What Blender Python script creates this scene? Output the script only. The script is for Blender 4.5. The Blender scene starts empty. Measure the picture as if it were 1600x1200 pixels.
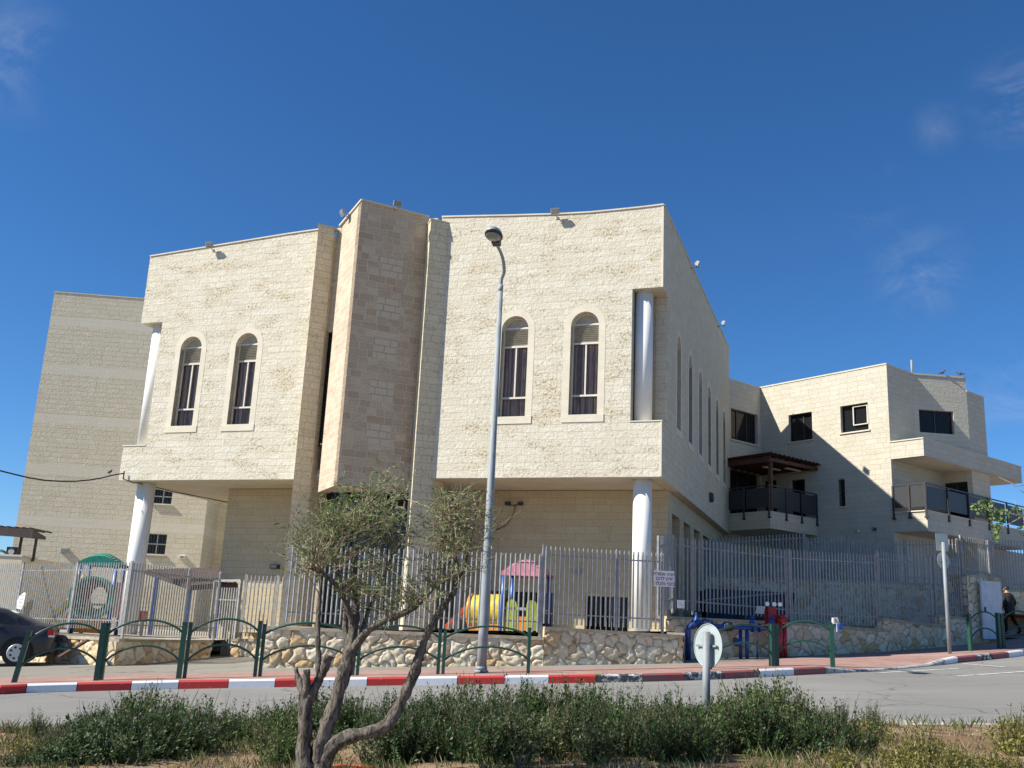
import bpy, bmesh, math, random
from mathutils import Vector, Matrix
from mathutils.geometry import tessellate_polygon
random.seed(7)
V = Vector
C = bpy.context.scene.collection
R = math.radians
H = 1.6                                   # eye height of the photographer, world z = 0 is near his feet

# ---------------------------------------------------------------- camera
F = 1546.3
PI_, RO = R(13.988), R(2.677)
cp, sp, cr, sr = math.cos(PI_), math.sin(PI_), math.cos(RO), math.sin(RO)
fw_ = V((0, cp, sp)); r0 = V((1, 0, 0)); u0 = V((0, -sp, cp))
ax = r0*cr + u0*sr; ay = -sr*r0 + cr*u0; az_ = -fw_
cam_d = bpy.data.cameras.new('camera'); cam = bpy.data.objects.new('camera', cam_d); C.objects.link(cam)
cam.matrix_world = Matrix(((ax.x, ay.x, az_.x, 0), (ax.y, ay.y, az_.y, 0), (ax.z, ay.z, az_.z, H), (0, 0, 0, 1)))
cam_d.sensor_width = 36; cam_d.lens = F/1600*36; cam_d.clip_end = 3000; cam_d.clip_start = 0.1
bpy.context.scene.camera = cam

# ---------------------------------------------------------------- light
SUN = V((1.12, .30, -1.0)).normalized()   # direction the light travels
sl = bpy.data.lights.new('sun', 'SUN'); sl.energy = 5.0; sl.angle = R(.53); sl.color = (1.0, .95, .85)
so = bpy.data.objects.new('sun', sl); C.objects.link(so)
so.rotation_euler = SUN.to_track_quat('-Z', 'Y').to_euler(); so.location = (-30, -10, 40)
elev = math.asin(-SUN.z); azim = math.atan2(-SUN.x, -SUN.y)
w = bpy.data.worlds.new('World'); bpy.context.scene.world = w; w.use_nodes = True
nt = w.node_tree; nt.nodes.clear()
def wn(t, **k):
    n = nt.nodes.new(t)
    for a, b in k.items(): setattr(n, a, b)
    return n
sky = wn('ShaderNodeTexSky', sky_type='NISHITA', sun_disc=False, sun_elevation=elev, sun_rotation=azim, altitude=1500, air_density=1.0, dust_density=.1, ozone_density=5.5)
bg = wn('ShaderNodeBackground'); out = wn('ShaderNodeOutputWorld')
hs = wn('ShaderNodeHueSaturation'); hs.inputs['Saturation'].default_value = 1.1; hs.inputs['Value'].default_value = 1.0
tint = wn('ShaderNodeMix', data_type='RGBA', blend_type='MULTIPLY'); tint.inputs['Factor'].default_value = 1; tint.inputs['B'].default_value = (.78, .92, 1.04, 1)
nt.links.new(sky.outputs[0], tint.inputs['A']); nt.links.new(tint.outputs['Result'], hs.inputs['Color'])
tc = wn('ShaderNodeTexCoord')
def dirv(px, py):
    u2 = px-800; v2 = 600-py
    return (fw_*F + ax*u2 + ay*v2).normalized()
last = hs.outputs[0]
nz = wn('ShaderNodeTexNoise'); nz.inputs['Scale'].default_value = 7; nz.inputs['Detail'].default_value = 9; nz.inputs['Roughness'].default_value = .66; nz.inputs['Distortion'].default_value = 1.1
mpg = wn('ShaderNodeMapping'); mpg.inputs['Rotation'].default_value = (0, R(-35), 0); mpg.inputs['Scale'].default_value = (1, 1, 2.0); nt.links.new(tc.outputs['Generated'], mpg.inputs['Vector']); nt.links.new(mpg.outputs[0], nz.inputs['Vector'])
acc = None
for (px, py, r, a) in ((1600, 150, .06, .9), (1465, 200, .03, .5), (1440, 430, .06, .8), (1600, 690, .11, 1.0), (0, 80, .075, .8), (1360, 315, .05, .4)):
    dp = wn('ShaderNodeVectorMath', operation='DISTANCE'); nt.links.new(tc.outputs['Generated'], dp.inputs[0]); dp.inputs[1].default_value = dirv(px, py)
    mr = wn('ShaderNodeMapRange', interpolation_type='SMOOTHSTEP'); mr.inputs['From Min'].default_value = r; mr.inputs['From Max'].default_value = 0; mr.inputs['To Max'].default_value = a
    nt.links.new(dp.outputs['Value'], mr.inputs['Value'])
    if acc is None: acc = mr.outputs[0]
    else:
        m = wn('ShaderNodeMath', operation='MAXIMUM'); nt.links.new(acc, m.inputs[0]); nt.links.new(mr.outputs[0], m.inputs[1]); acc = m.outputs[0]
mr2 = wn('ShaderNodeMapRange', interpolation_type='SMOOTHSTEP'); mr2.inputs['From Min'].default_value = .42; mr2.inputs['From Max'].default_value = .72
nt.links.new(nz.outputs['Fac'], mr2.inputs['Value'])
mm = wn('ShaderNodeMath', operation='MULTIPLY'); nt.links.new(acc, mm.inputs[0]); nt.links.new(mr2.outputs[0], mm.inputs[1])
mm2 = wn('ShaderNodeMath', operation='MULTIPLY'); nt.links.new(mm.outputs[0], mm2.inputs[0]); mm2.inputs[1].default_value = .26
mx = wn('ShaderNodeMix', data_type='RGBA'); nt.links.new(mm2.outputs[0], mx.inputs['Factor']); nt.links.new(last, mx.inputs['A']); mx.inputs['B'].default_value = (4.6, 5.0, 5.6, 1)
nt.links.new(mx.outputs['Result'], bg.inputs['Color']); bg.inputs['Strength'].default_value = .086
nt.links.new(bg.outputs[0], out.inputs['Surface'])
sc = bpy.context.scene
sc.view_settings.view_transform = 'Standard'; sc.view_settings.look = 'None'; sc.view_settings.exposure = .62; sc.view_settings.gamma = 1

# ---------------------------------------------------------------- pixel rays (to set real points from measurements)
def ray(px, py):
    d = fw_*F + ax*(px-800) + ay*(600-py)
    return d/F
def at(px, py, Y):
    d = ray(px, py); p = d*(Y/d.y); return V((p.x, p.y, p.z+H))
def g(x, y):                              # street surface
    xc = max(-45, min(26, x)); yc = max(2, min(50, y))
    return .21 + .051*xc + .02*yc + .003*max(0, xc-7)**2
def gp(px, py, off=.15):
    d = ray(px, py); t = 4.0
    while t < 90:
        p = d*t
        if p.z+H < g(p.x, p.y)+off: break
        t += .02
    return V((p.x, p.y, g(p.x, p.y)+off))

# ---------------------------------------------------------------- object helpers
def tag(o, label=None, cat=None, group=None, kind=None):
    if label: o['label'] = label
    if cat: o['category'] = cat
    if group: o['group'] = group
    if kind: o['kind'] = kind
    return o
def thing(name, label, cat, loc=(0, 0, 0), group=None):
    o = bpy.data.objects.new(name, None); C.objects.link(o); o.location = loc; o.empty_display_size = .2
    return tag(o, label, cat, group)
def wloc(o):
    p = V((0, 0, 0))
    while o is not None: p += V(o.location); o = o.parent
    return p
def copy_tree(o, parent=None):
    c = o.copy(); C.objects.link(c); c.parent = parent
    for ch in [x for x in o.children]: copy_tree(ch, c)
    return c
class MB:
    def __init__(s): s.v = []; s.f = []; s.sm = []; s.mi = []
    def add(s, vs, fs, smooth=False, mi=0):
        b = len(s.v); s.v += [V(p) for p in vs]
        for f in fs: s.f.append([b+i for i in f]); s.sm.append(smooth); s.mi.append(mi)
    def box(s, c, ex, ey, ez, sx, sy, sz, mi=0, taper=1.0):   # centre, axes, full sizes
        c = V(c); vs = []
        for k, q in ((-.5, 1), (.5, taper)):
            for i, j in ((-.5, -.5), (.5, -.5), (.5, .5), (-.5, .5)):
                vs.append(c + ex*(i*sx*q) + ey*(j*sy*q) + ez*(k*sz))
        s.add(vs, [(3, 2, 1, 0), (4, 5, 6, 7), (0, 1, 5, 4), (1, 2, 6, 5), (2, 3, 7, 6), (3, 0, 4, 7)], mi=mi)
    def bar(s, a, b, wx, wy, side=None, mi=0):     # square bar from a to b
        a = V(a); b = V(b); ez = (b-a).normalized()
        ref = V((0, 0, 1)) if abs(ez.z) < .9 else V((1, 0, 0))
        if side is not None: ex = V(side).normalized()
        else: ex = ez.cross(ref).normalized()
        ey = ez.cross(ex).normalized()
        s.box((a+b)/2, ex, ey, ez, wx, wy, (b-a).length, mi)
    def tube(s, pts, rad, n=10, cap=True, mi=0, jit=0):
        pts = [V(p) for p in pts]; m = len(pts)
        rs = rad if isinstance(rad, (list, tuple)) else [rad]*m
        vs = []; fs = []; pn = None
        for i, p in enumerate(pts):
            d = (pts[min(i+1, m-1)] - pts[max(i-1, 0)]).normalized()
            if pn is None:
                ref = V((0, 0, 1)) if abs(d.z) < .9 else V((1, 0, 0)); pn = d.cross(ref).normalized()
            else: pn = (pn - d*pn.dot(d)).normalized()
            q = d.cross(pn)
            for k in range(n):
                a = 2*math.pi*k/n; rr = rs[i]*(1+jit*(random.random()-.5))
                vs.append(p + (pn*math.cos(a)+q*math.sin(a))*rr)
        for i in range(m-1):
            for k in range(n):
                fs.append((i*n+k, i*n+(k+1) % n, (i+1)*n+(k+1) % n, (i+1)*n+k))
        s.add(vs, fs, True, mi)
        if cap:
            b = len(s.v)-len(vs)
            s.f.append([b+k for k in reversed(range(n))]); s.sm.append(False); s.mi.append(mi)
            s.f.append([b+(m-1)*n+k for k in range(n)]); s.sm.append(False); s.mi.append(mi)
    def ell(s, c, rx, ry, rz, ex=V((1, 0, 0)), ey=V((0, 1, 0)), ez=V((0, 0, 1)), n=16, m=10, t0=0, t1=math.pi, mi=0):
        c = V(c); vs = []; fs = []
        for i in range(m+1):
            t = t0+(t1-t0)*i/m
            for k in range(n):
                a = 2*math.pi*k/n
                vs.append(c+ex*(rx*math.sin(t)*math.cos(a))+ey*(ry*math.sin(t)*math.sin(a))+ez*(rz*math.cos(t)))
        for i in range(m):
            for k in range(n): fs.append((i*n+k, (i+1)*n+k, (i+1)*n+(k+1) % n, i*n+(k+1) % n))
        s.add(vs, fs, True, mi)
    def poly(s, pts, mi=0): s.add(pts, [tuple(range(len(pts)))], mi=mi)
    def slab(s, outer, holes, O, eu, ew, th, ez=V((0, 0, 1)), mi=0):   # wall with real openings
        loops = [[V((a, b, 0)) for a, b in outer]] + [[V((a, b, 0)) for a, b in h] for h in holes]
        tris = tessellate_polygon(loops)
        flat = [p for l in loops for p in l]; n = len(flat)
        fr = [V(O)+eu*p.x+ez*p.y for p in flat]; bk = [p+ew*th for p in fr]
        fs = []
        nrm = -ew
        for t in tris:
            a, b, c_ = [fr[i] for i in t]
            if (b-a).cross(c_-a).length < 1e-9: continue
            ok = (b-a).cross(c_-a).dot(nrm) > 0
            fs.append(tuple(t) if ok else tuple(reversed(t)))
            fs.append(tuple(i+n for i in (reversed(t) if ok else t)))
        st = 0
        for li, l in enumerate(loops):
            m = len(l)
            area = sum(l[i].x*l[(i+1) % m].y-l[(i+1) % m].x*l[i].y for i in range(m))
            for i in range(m):
                a, b = st+i, st+(i+1) % m
                q = (a, b, b+n, a+n)
                pa = fr[b]-fr[a]; nn = pa.cross(bk[a]-fr[a])
                # outward in-plane direction: right side of a ccw loop for the outer one, inverse for holes
                l2 = (l[(i+1) % m]-l[i]); od = eu*l2.y - ez*l2.x
                if area < 0: od = -od
                if li > 0: od = -od
                fs.append(q if nn.dot(od) > 0 else tuple(reversed(q)))
            st += m
        s.add(fr+bk, fs, mi=mi)
    def build(s, name, mat, parent=None, origin=None, v0=0.0):
        off = wloc(parent) if parent is not None else (V(origin) if origin is not None else V((0, 0, 0)))
        me = bpy.data.meshes.new(name)
        me.from_pydata([tuple(p-off) for p in s.v], [], s.f)
        mats = mat if isinstance(mat, (list, tuple)) else [mat]
        for m in mats: me.materials.append(m)
        for p, a, b in zip(me.polygons, s.sm, s.mi): p.use_smooth = a; p.material_index = b
        uv = me.uv_layers.new(name='UVMap')
        for p in me.polygons:
            n = p.normal
            if abs(n.z) > .75: t = None
            else: t = V((-n.y, n.x, 0)).normalized()
            for li in p.loop_indices:
                q = me.vertices[me.loops[li].vertex_index].co + off
                uv.data[li].uv = (q.x, q.y) if t is None else (q.dot(t), q.z-v0)
        me.update()
        o = bpy.data.objects.new(name, me); C.objects.link(o)
        if parent is not None: o.parent = parent
        else: o.location = off
        return o

# ---------------------------------------------------------------- materials
class NT:
    def __init__(s, name):
        s.m = bpy.data.materials.new(name); s.m.use_nodes = True; s.t = s.m.node_tree; s.t.nodes.clear()
        s.out = s.t.nodes.new('ShaderNodeOutputMaterial'); s.b = s.t.nodes.new('ShaderNodeBsdfPrincipled'); s.t.links.new(s.b.outputs[0], s.out.inputs['Surface'])
    def n(s, t, ins=None, **k):
        x = s.t.nodes.new('ShaderNode'+t)
        for a, b in k.items(): setattr(x, a, b)
        for a, b in (ins or {}).items():
            if hasattr(b, 'is_output') or isinstance(b, bpy.types.NodeSocket): s.t.links.new(b, x.inputs[a])
            else: x.inputs[a].default_value = b
        return x
    def set(s, a, b):
        if isinstance(b, bpy.types.NodeSocket): s.t.links.new(b, s.b.inputs[a])
        else: s.b.inputs[a].default_value = b
    def mix(s, f, a, b, mode='MIX'):
        x = s.n('Mix', {'Factor': f, 'A': a, 'B': b}, data_type='RGBA', blend_type=mode); return x.outputs['Result']
    def math(s, op, a, b=0.0): return s.n('Math', {0: a, 1: b}, operation=op).outputs[0]
    def ramp(s, f, lo, hi, a=0.0, b=1.0):
        return s.n('MapRange', {'Value': f, 'From Min': lo, 'From Max': hi, 'To Min': a, 'To Max': b}, interpolation_type='SMOOTHSTEP').outputs[0]
    def noise(s, scale, detail=4, rough=.55, vec=None, dist=0):
        i = {'Scale': scale, 'Detail': detail, 'Roughness': rough, 'Distortion': dist}
        if vec is not None: i['Vector'] = vec
        else: i['Vector'] = s.n('NewGeometry').outputs['Position']
        return s.n('TexNoise', i).outputs['Fac']
    def uv(s): return s.n('UVMap').outputs[0]
    def bump(s, h, strength=.5, dist=.02, prev=None):
        i = {'Height': h, 'Strength': strength, 'Distance': dist}
        if prev is not None: i['Normal'] = prev
        return s.n('Bump', i).outputs[0]
def col(c): return (c[0], c[1], c[2], 1)
def plain(name, c, rough=.6, metal=0, var=.12, scale=6, bump=0, spec=.5):
    m = NT(name); f = m.noise(scale, 5)
    f = m.ramp(f, .3, .7)
    m.set('Base Color', m.mix(f, col([x*(1-var) for x in c]), col([min(1, x*(1+var)) for x in c])))
    m.set('Roughness', rough); m.set('Metallic', metal); m.set('Specular IOR Level', spec)
    if bump: m.set('Normal', m.bump(m.noise(scale*8, 4), bump, .01))
    return m.m
def ashlar(name, c1, c2, mort, row=.2, bw=.52, msize=.006, patch=(.52, .40, .22), pamt=.5, pit=.7, bstr=.8, squares=False, bands=False, joint=1.0, bdist=.02):
    m = NT(name); uv = m.uv(); s = m.n('SeparateXYZ', {0: uv}); u, v = s.outputs[0], s.outputs[1]
    ro = m.math('FLOOR', m.math('DIVIDE', v, row))
    rnd = m.n('TexWhiteNoise', {'W': ro}, noise_dimensions='1D').outputs['Value']
    wob = m.n('TexNoise', {'Vector': m.n('CombineXYZ', {0: m.math('MULTIPLY', u, .9), 1: m.math('MULTIPLY', ro, 3.7)}).outputs[0], 'Scale': 1.0, 'Detail': 1.0}).outputs['Fac']
    u2 = m.math('ADD', m.math('ADD', u, m.math('MULTIPLY', rnd, 5.3)), m.math('MULTIPLY', wob, .9))
    # a slight waver of the joints
    vw = m.n('TexNoise', {'Vector': uv, 'Scale': 7.0, 'Detail': 2.0}).outputs['Fac']
    v2 = m.math('ADD', v, m.math('MULTIPLY', m.math('SUBTRACT', vw, .5), .012))
    br = m.n('TexBrick', {'Vector': m.n('CombineXYZ', {0: u2, 1: v2}).outputs[0], 'Color1': (0, 0, 0, 1), 'Color2': (1, 1, 1, 1), 'Mortar': (.5, .5, .5, 1), 'Scale': 1.0, 'Mortar Size': msize, 'Mortar Smooth': .4, 'Bias': 0.0, 'Brick Width': bw, 'Row Height': row}, offset=0.0, squash=1.0)
    bc = m.n('SeparateColor', {0: br.outputs['Color']}).outputs[0]
    base = m.mix(bc, col(c1), col(c2))
    # weathering patches, elongated along the courses, and small pits inside them
    pv = m.n('Mapping', {'Vector': uv, 'Scale': (1.1, 2.6, 1)}).outputs[0]
    pn = m.noise(1.0, 5, .65, pv); pm = m.ramp(pn, .46, .68)
    pmb = m.math('MULTIPLY', pm, m.ramp(bc, .15, .75, .35, 1.0))
    base = m.mix(m.math('MULTIPLY', pmb, pamt), base, col(patch))
    fine = m.noise(26, 5, .7, uv)
    base = m.mix(m.ramp(fine, .32, .68, 0.0, .62), base, col([x*.66 for x in c1]))
    stn = m.noise(1.0, 4, .6, m.n('Mapping', {'Vector': uv, 'Scale': (2.4, .16, 1)}).outputs[0])
    base = m.mix(m.ramp(stn, .55, .75, 0, .22), base, col([c2[0]*.66, c2[1]*.62, c2[2]*.52]))
    pits = m.math('MULTIPLY', m.ramp(m.noise(15, 4, .7, uv), .53, .63), m.ramp(pn, .47, .62))
    base = m.mix(m.math('MULTIPLY', pits, pit), base, (.13, .085, .04, 1))
    large = m.noise(.35, 3, .5, uv)
    base = m.mix(m.ramp(large, .35, .65, 0.0, .18), base, col([x*.78 for x in c2]))
    fac = m.math('MULTIPLY', br.outputs['Fac'], joint)
    base = m.mix(fac, base, col(mort))
    smooth = 0.0
    if squares:
        # inset squares of pale stone: three courses of every six, .7 m wide around u = s0
        s0, z0 = squares
        a = m.math('LESS_THAN', m.math('ABSOLUTE', m.math('SUBTRACT', u, s0)), .345)
        k = m.math('LESS_THAN', m.math('ABSOLUTE', m.math('SUBTRACT', m.math('FRACT', m.math('DIVIDE', m.math('SUBTRACT', v, z0), 1.2)), .5)), .25)
        lim = m.math('MULTIPLY', m.math('GREATER_THAN', v, z0), m.math('LESS_THAN', v, z0+6.0))
        k = m.math('MULTIPLY', m.math('MULTIPLY', a, k), lim)
        pale = m.mix(m.ramp(fine, .2, .8, 0, .5), (.66, .56, .41, 1), (.50, .41, .285, 1))
        pale = m.mix(fac, pale, (.42, .36, .27, 1))
        base = m.mix(k, base, pale)
    if bands:
        z0, per, wd = bands
        k = m.math('LESS_THAN', m.math('FRACT', m.math('DIVIDE', m.math('SUBTRACT', v, z0), per)), wd/per)
        base = m.mix(m.math('MULTIPLY', k, .6), base, (.68, .63, .52, 1))
        smooth = k
    m.set('Base Color', base); m.set('Roughness', .9); m.set('Specular IOR Level', .15)
    h = m.math('ADD', m.math('MULTIPLY', m.noise(11, 5, .68, uv), 1.5), m.math('MULTIPLY', br.outputs['Fac'], -.9*joint))
    h = m.math('ADD', h, m.math('MULTIPLY', pits, -.5))
    h = m.math('ADD', h, m.math('MULTIPLY', bc, .35))
    if smooth: h = m.math('MULTIPLY', h, m.math('SUBTRACT', 1.0, m.math('MULTIPLY', smooth, .75)))
    m.set('Normal', m.bump(h, bstr, bdist))
    return m.m
M = {}
M['stone'] = ashlar('cream_rock_faced_stone', (.70, .645, .505), (.79, .75, .63), (.55, .495, .38), bw=.38, patch=(.62, .50, .27), pamt=.6, pit=.62, bstr=.8, joint=.5, bdist=.022)
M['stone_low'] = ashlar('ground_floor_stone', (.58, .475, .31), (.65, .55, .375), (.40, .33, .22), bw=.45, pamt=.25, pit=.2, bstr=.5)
M['stone_side'] = ashlar('side_stone', (.68, .59, .43), (.76, .675, .50), (.44, .385, .29), bw=.42, pamt=.2, pit=.25, bstr=.5)  # shaded-wall copy of the cream stone, yellowed to carry warm bounced light
M['stone_right'] = ashlar('right_house_stone', (.60, .56, .45), (.68, .635, .52), (.45, .405, .32), row=.19, bw=.42, pamt=.25, patch=(.54, .44, .27), pit=.15, bstr=.55)
M['stone_left'] = ashlar('left_block_stone', (.69, .615, .465), (.77, .70, .545), (.42, .37, .28), row=.21, bw=.40, pamt=.2, patch=(.42, .34, .22), pit=.15, bstr=.6, bdist=.02, bands=(-.0, 2.2, .42))
M['fin'] = ashlar('buttress_stone', (.72, .63, .44), (.80, .715, .52), (.46, .40, .29), bw=.3, pamt=.35, pit=.5, bstr=.7)  # warm yellow includes the light bounced onto the shaded buttress faces
M['pink'] = ashlar('pink_bay_stone', (.56, .44, .33), (.70, .59, .45), (.70, .62, .49), row=.2, bw=.36, msize=.012, patch=(.40, .26, .18), pamt=.6, pit=.2, bstr=.7)
def trim(name, c, sc=3):
    m = NT(name); f = m.ramp(m.noise(sc, 6, .6), .3, .7)
    b = m.mix(f, col([x*.88 for x in c]), col(c)); b = m.mix(m.ramp(m.noise(14, 4, .6), .55, .75, 0, .3), b, col([x*.7 for x in c]))
    uv = m.uv(); vy = m.n('SeparateXYZ', {0: uv}).outputs[1]
    j = m.math('LESS_THAN', m.math('FRACT', m.math('DIVIDE', vy, .26)), .03)
    b = m.mix(m.math('MULTIPLY', j, .35), b, col([x*.5 for x in c]))
    m.set('Base Color', b); m.set('Roughness', .8); m.set('Normal', m.bump(m.noise(40, 3), .15, .005)); return m.m
M['trim'] = trim('smooth_pale_stone', (.70, .645, .51))
M['coping'] = trim('coping_stone', (.66, .60, .47), 2)
M['wallcap'] = plain('wall_coping', (.40, .35, .26), .9, var=.2, bump=.3)
M['wallcap2'] = plain('pale_concrete', (.55, .51, .42), .9, var=.15, bump=.2)
M['plaster'] = plain('cream_plaster', (.62, .55, .42), .9, var=.06, scale=1.5)
M['white_paint'] = plain('white_column_paint', (.80, .79, .75), .7, var=.04, scale=2)
M['frame'] = plain('pale_window_frame', (.66, .62, .53), .5, var=.05)
M['louvre'] = plain('grey_louvre', (.42, .39, .31), .6, var=.1)
M['dark_frame'] = plain('dark_bronze_frame', (.045, .042, .045), .45, var=.2)
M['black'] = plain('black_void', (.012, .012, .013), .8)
def glass(name, c, rough=.06, mixf=.55, tint=(.5, .5, .5)):
    m = NT(name); t = m.t
    tr = t.nodes.new('ShaderNodeBsdfTransparent'); tr.inputs[0].default_value = col(tint)
    gl = t.nodes.new('ShaderNodeBsdfGlossy'); gl.inputs['Roughness'].default_value = rough; gl.inputs[0].default_value = (.62, .55, .5, 1)
    df = t.nodes.new('ShaderNodeBsdfDiffuse'); df.inputs[0].default_value = col(c)
    fr = t.nodes.new('ShaderNodeFresnel'); fr.inputs[0].default_value = 1.5
    a = t.nodes.new('ShaderNodeMixShader'); a.inputs[0].default_value = mixf
    t.links.new(tr.outputs[0], a.inputs[1]); t.links.new(df.outputs[0], a.inputs[2])
    b = t.nodes.new('ShaderNodeMixShader'); t.links.new(fr.outputs[0], b.inputs[0]); t.links.new(a.outputs[0], b.inputs[1]); t.links.new(gl.outputs[0], b.inputs[2])
    t.links.new(b.outputs[0], m.out.inputs['Surface']); return m.m
M['glass'] = glass('window_glass', (.05, .045, .045), mixf=.08, tint=(.92, .9, .9))
M['dark_glass'] = glass('dark_window_glass', (.02, .022, .025), mixf=.75, tint=(.3, .3, .3))
M['smoked'] = plain('smoked_balcony_panel', (.05, .05, .055), .45, var=.05, spec=.3)
def curtain():
    m = NT('brown_curtain'); s = m.n('SeparateXYZ', {0: m.uv()}).outputs[0]
    wv = m.math('SINE', m.math('MULTIPLY', m.math('ADD', s, m.math('MULTIPLY', m.noise(3, 2), .12)), 46.0))
    f = m.ramp(wv, -1, 1)
    m.set('Base Color', m.mix(f, (.33, .22, .175, 1), (.85, .64, .50, 1))); m.set('Roughness', .95); return m.m
M['curtain'] = curtain()
def metal(name, c, rough=.45, met=.5, var=.18, sc=8):
    m = NT(name); f = m.ramp(m.noise(sc, 6, .6), .35, .65); m.set('Base Color', m.mix(f, col([x*(1-var) for x in c]), col([x*(1+var) for x in c])))
    m.set('Metallic', met); m.set('Roughness', m.n('MapRange', {'Value': f, 'To Min': rough, 'To Max': rough+.2}).outputs[0]); return m.m
M['galv'] = metal('galvanised_steel', (.33, .33, .32), .6, .25)
M['galv_pole'] = metal('galvanised_pole', (.29, .315, .325), .62, .25, .12, 3)
M['green'] = plain('dark_green_paint', (.018, .075, .05), .35, var=.15, scale=20)
M['blue_pipe'] = plain('blue_pipe_paint', (.012, .055, .22), .45, var=.4, scale=12)
M['red_pipe'] = plain('red_pipe_paint', (.34, .015, .018), .4, var=.35, scale=12)
def rubble():
    m = NT('rubble_stone'); uv = m.uv()
    wv = m.n('TexNoise', {'Vector': uv, 'Scale': 2.2, 'Detail': 2.0}).outputs['Color']
    vec = m.n('VectorMath', {0: uv, 1: m.n('VectorMath', {0: wv, 'Scale': .16}, operation='SCALE').outputs[0]}, operation='ADD').outputs[0]
    e = m.n('TexVoronoi', {'Vector': vec, 'Scale': 3.7, 'Randomness': .95}, feature='DISTANCE_TO_EDGE', voronoi_dimensions='2D').outputs['Distance']
    cc = m.n('SeparateColor', {0: m.n('TexVoronoi', {'Vector': vec, 'Scale': 3.7, 'Randomness': .95}, feature='F1', voronoi_dimensions='2D').outputs['Color']})
    a = m.mix(cc.outputs[0], (.70, .57, .385, 1), (.86, .77, .585, 1)); a = m.mix(m.ramp(cc.outputs[1], .72, .95), a, (.50, .335, .18, 1))
    fine = m.noise(18, 5, .65); a = m.mix(m.ramp(fine, .35, .75, 0, .65), a, (.36, .27, .16, 1)); a = m.mix(m.ramp(m.noise(7, 4, .7), .5, .7, 0, .4), a, (.50, .38, .23, 1))
    j = m.ramp(e, .012, .055, 1, 0)
    a = m.mix(j, a, (.17, .115, .065, 1)); m.set('Base Color', a); m.set('Roughness', .95); m.set('Specular IOR Level', .1)
    h = m.math('ADD', m.ramp(e, 0, .12), m.math('MULTIPLY', fine, .55)); m.set('Normal', m.bump(h, .5, .035)); return m.m
M['rubble'] = rubble()
def asphalt(name, a, b, sc=60):
    m = NT(name); f = m.noise(sc, 4, .7); l = m.noise(.5, 5, .6)
    gm = m.n('Mapping', {'Vector': m.n('NewGeometry').outputs['Position'], 'Rotation': (0, 0, -.15), 'Scale': (.25, 2.2, 1)}).outputs[0]
    st = m.noise(1.0, 5, .6, gm)
    c = m.mix(m.ramp(f, .3, .7), col(a), col(b)); c = m.mix(m.ramp(l, .4, .7, 0, .3), c, col([x*.75 for x in a])); c = m.mix(m.ramp(st, .5, .7, 0, .3), c, col([x*1.25 for x in b]))
    c = m.mix(m.ramp(m.noise(.16, 3, .5), .45, .58, 0, .22), c, col([x*.7 for x in a])); pale = m.ramp(m.noise(70, 2, .6), .60, .72); c = m.mix(m.math('MULTIPLY', pale, .4), c, (.5, .48, .44, 1))
    cr_ = m.n('TexVoronoi', {'Vector': m.n('VectorMath', {0: m.n('NewGeometry').outputs['Position'], 1: m.n('VectorMath', {0: m.n('TexNoise', {'Vector': m.n('NewGeometry').outputs['Position'], 'Scale': 1.2, 'Detail': 5.0}).outputs['Color'], 'Scale': .9}, operation='SCALE').outputs[0]}, operation='ADD').outputs[0], 'Scale': .28}, feature='DISTANCE_TO_EDGE').outputs['Distance']
    c = m.mix(m.ramp(cr_, .0, .012, .6, 0), c, (.07, .065, .06, 1))
    m.set('Base Color', c); m.set('Roughness', .9); m.set('Specular IOR Level', .25); m.set('Normal', m.bump(f, .35, .008)); return m.m
M['road'] = asphalt('worn_asphalt', (.20, .195, .18), (.27, .26, .24))
M['drive'] = asphalt('driveway_asphalt', (.23, .215, .18), (.30, .28, .235))
def pavers():
    m = NT('red_pavers'); p = m.n('Mapping', {'Vector': m.n('NewGeometry').outputs['Position'], 'Rotation': (0, 0, -.2)}).outputs[0]
    br = m.n('TexBrick', {'Vector': p, 'Color1': (.30, .155, .125, 1), 'Color2': (.385, .22, .18, 1), 'Mortar': (.24, .17, .14, 1), 'Scale': 1.0, 'Mortar Size': .006, 'Brick Width': .2, 'Row Height': .1}, offset=.5)
    c = m.mix(m.ramp(m.noise(.9, 6, .65), .4, .7, 0, .55), br.outputs['Color'], (.41, .30, .25, 1))
    c = m.mix(m.ramp(m.noise(3, 5, .6), .5, .75, 0, .4), c, (.22, .13, .11, 1))
    m.set('Base Color', c); m.set('Roughness', .9); m.set('Normal', m.bump(m.math('MULTIPLY', br.outputs['Fac'], -1.0), .4, .006)); return m.m
M['pavers'] = pavers()
def painted(name, c, wear, under=(.30, .29, .27)):
    m = NT(name); n1 = m.noise(9, 6, .7); k = m.ramp(n1, wear-.06, wear+.04)
    b = m.mix(k, col(c), col(under)); b = m.mix(m.ramp(m.noise(30, 4, .6), .5, .8, 0, .35), b, col([x*.55 for x in c]))
    m.set('Base Color', b); m.set('Roughness', .65); m.set('Normal', m.bump(n1, .25, .01)); return m.m
M['k_red'] = painted('kerb_red', (.52, .035, .03), .66)
M['k_white'] = painted('kerb_white', (.76, .77, .78), .68)
M['k_red_old'] = painted('kerb_red_faded', (.33, .07, .07), .54, (.16, .13, .12))
M['k_white_old'] = painted('kerb_white_worn', (.60, .60, .58), .47, (.055, .055, .06))
M['k_bare'] = painted('kerb_dirty', (.50, .49, .45), .55, (.2, .19, .2))
M['marking'] = painted('road_marking_paint', (.62, .62, .60), .55, (.27, .26, .24))
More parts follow.
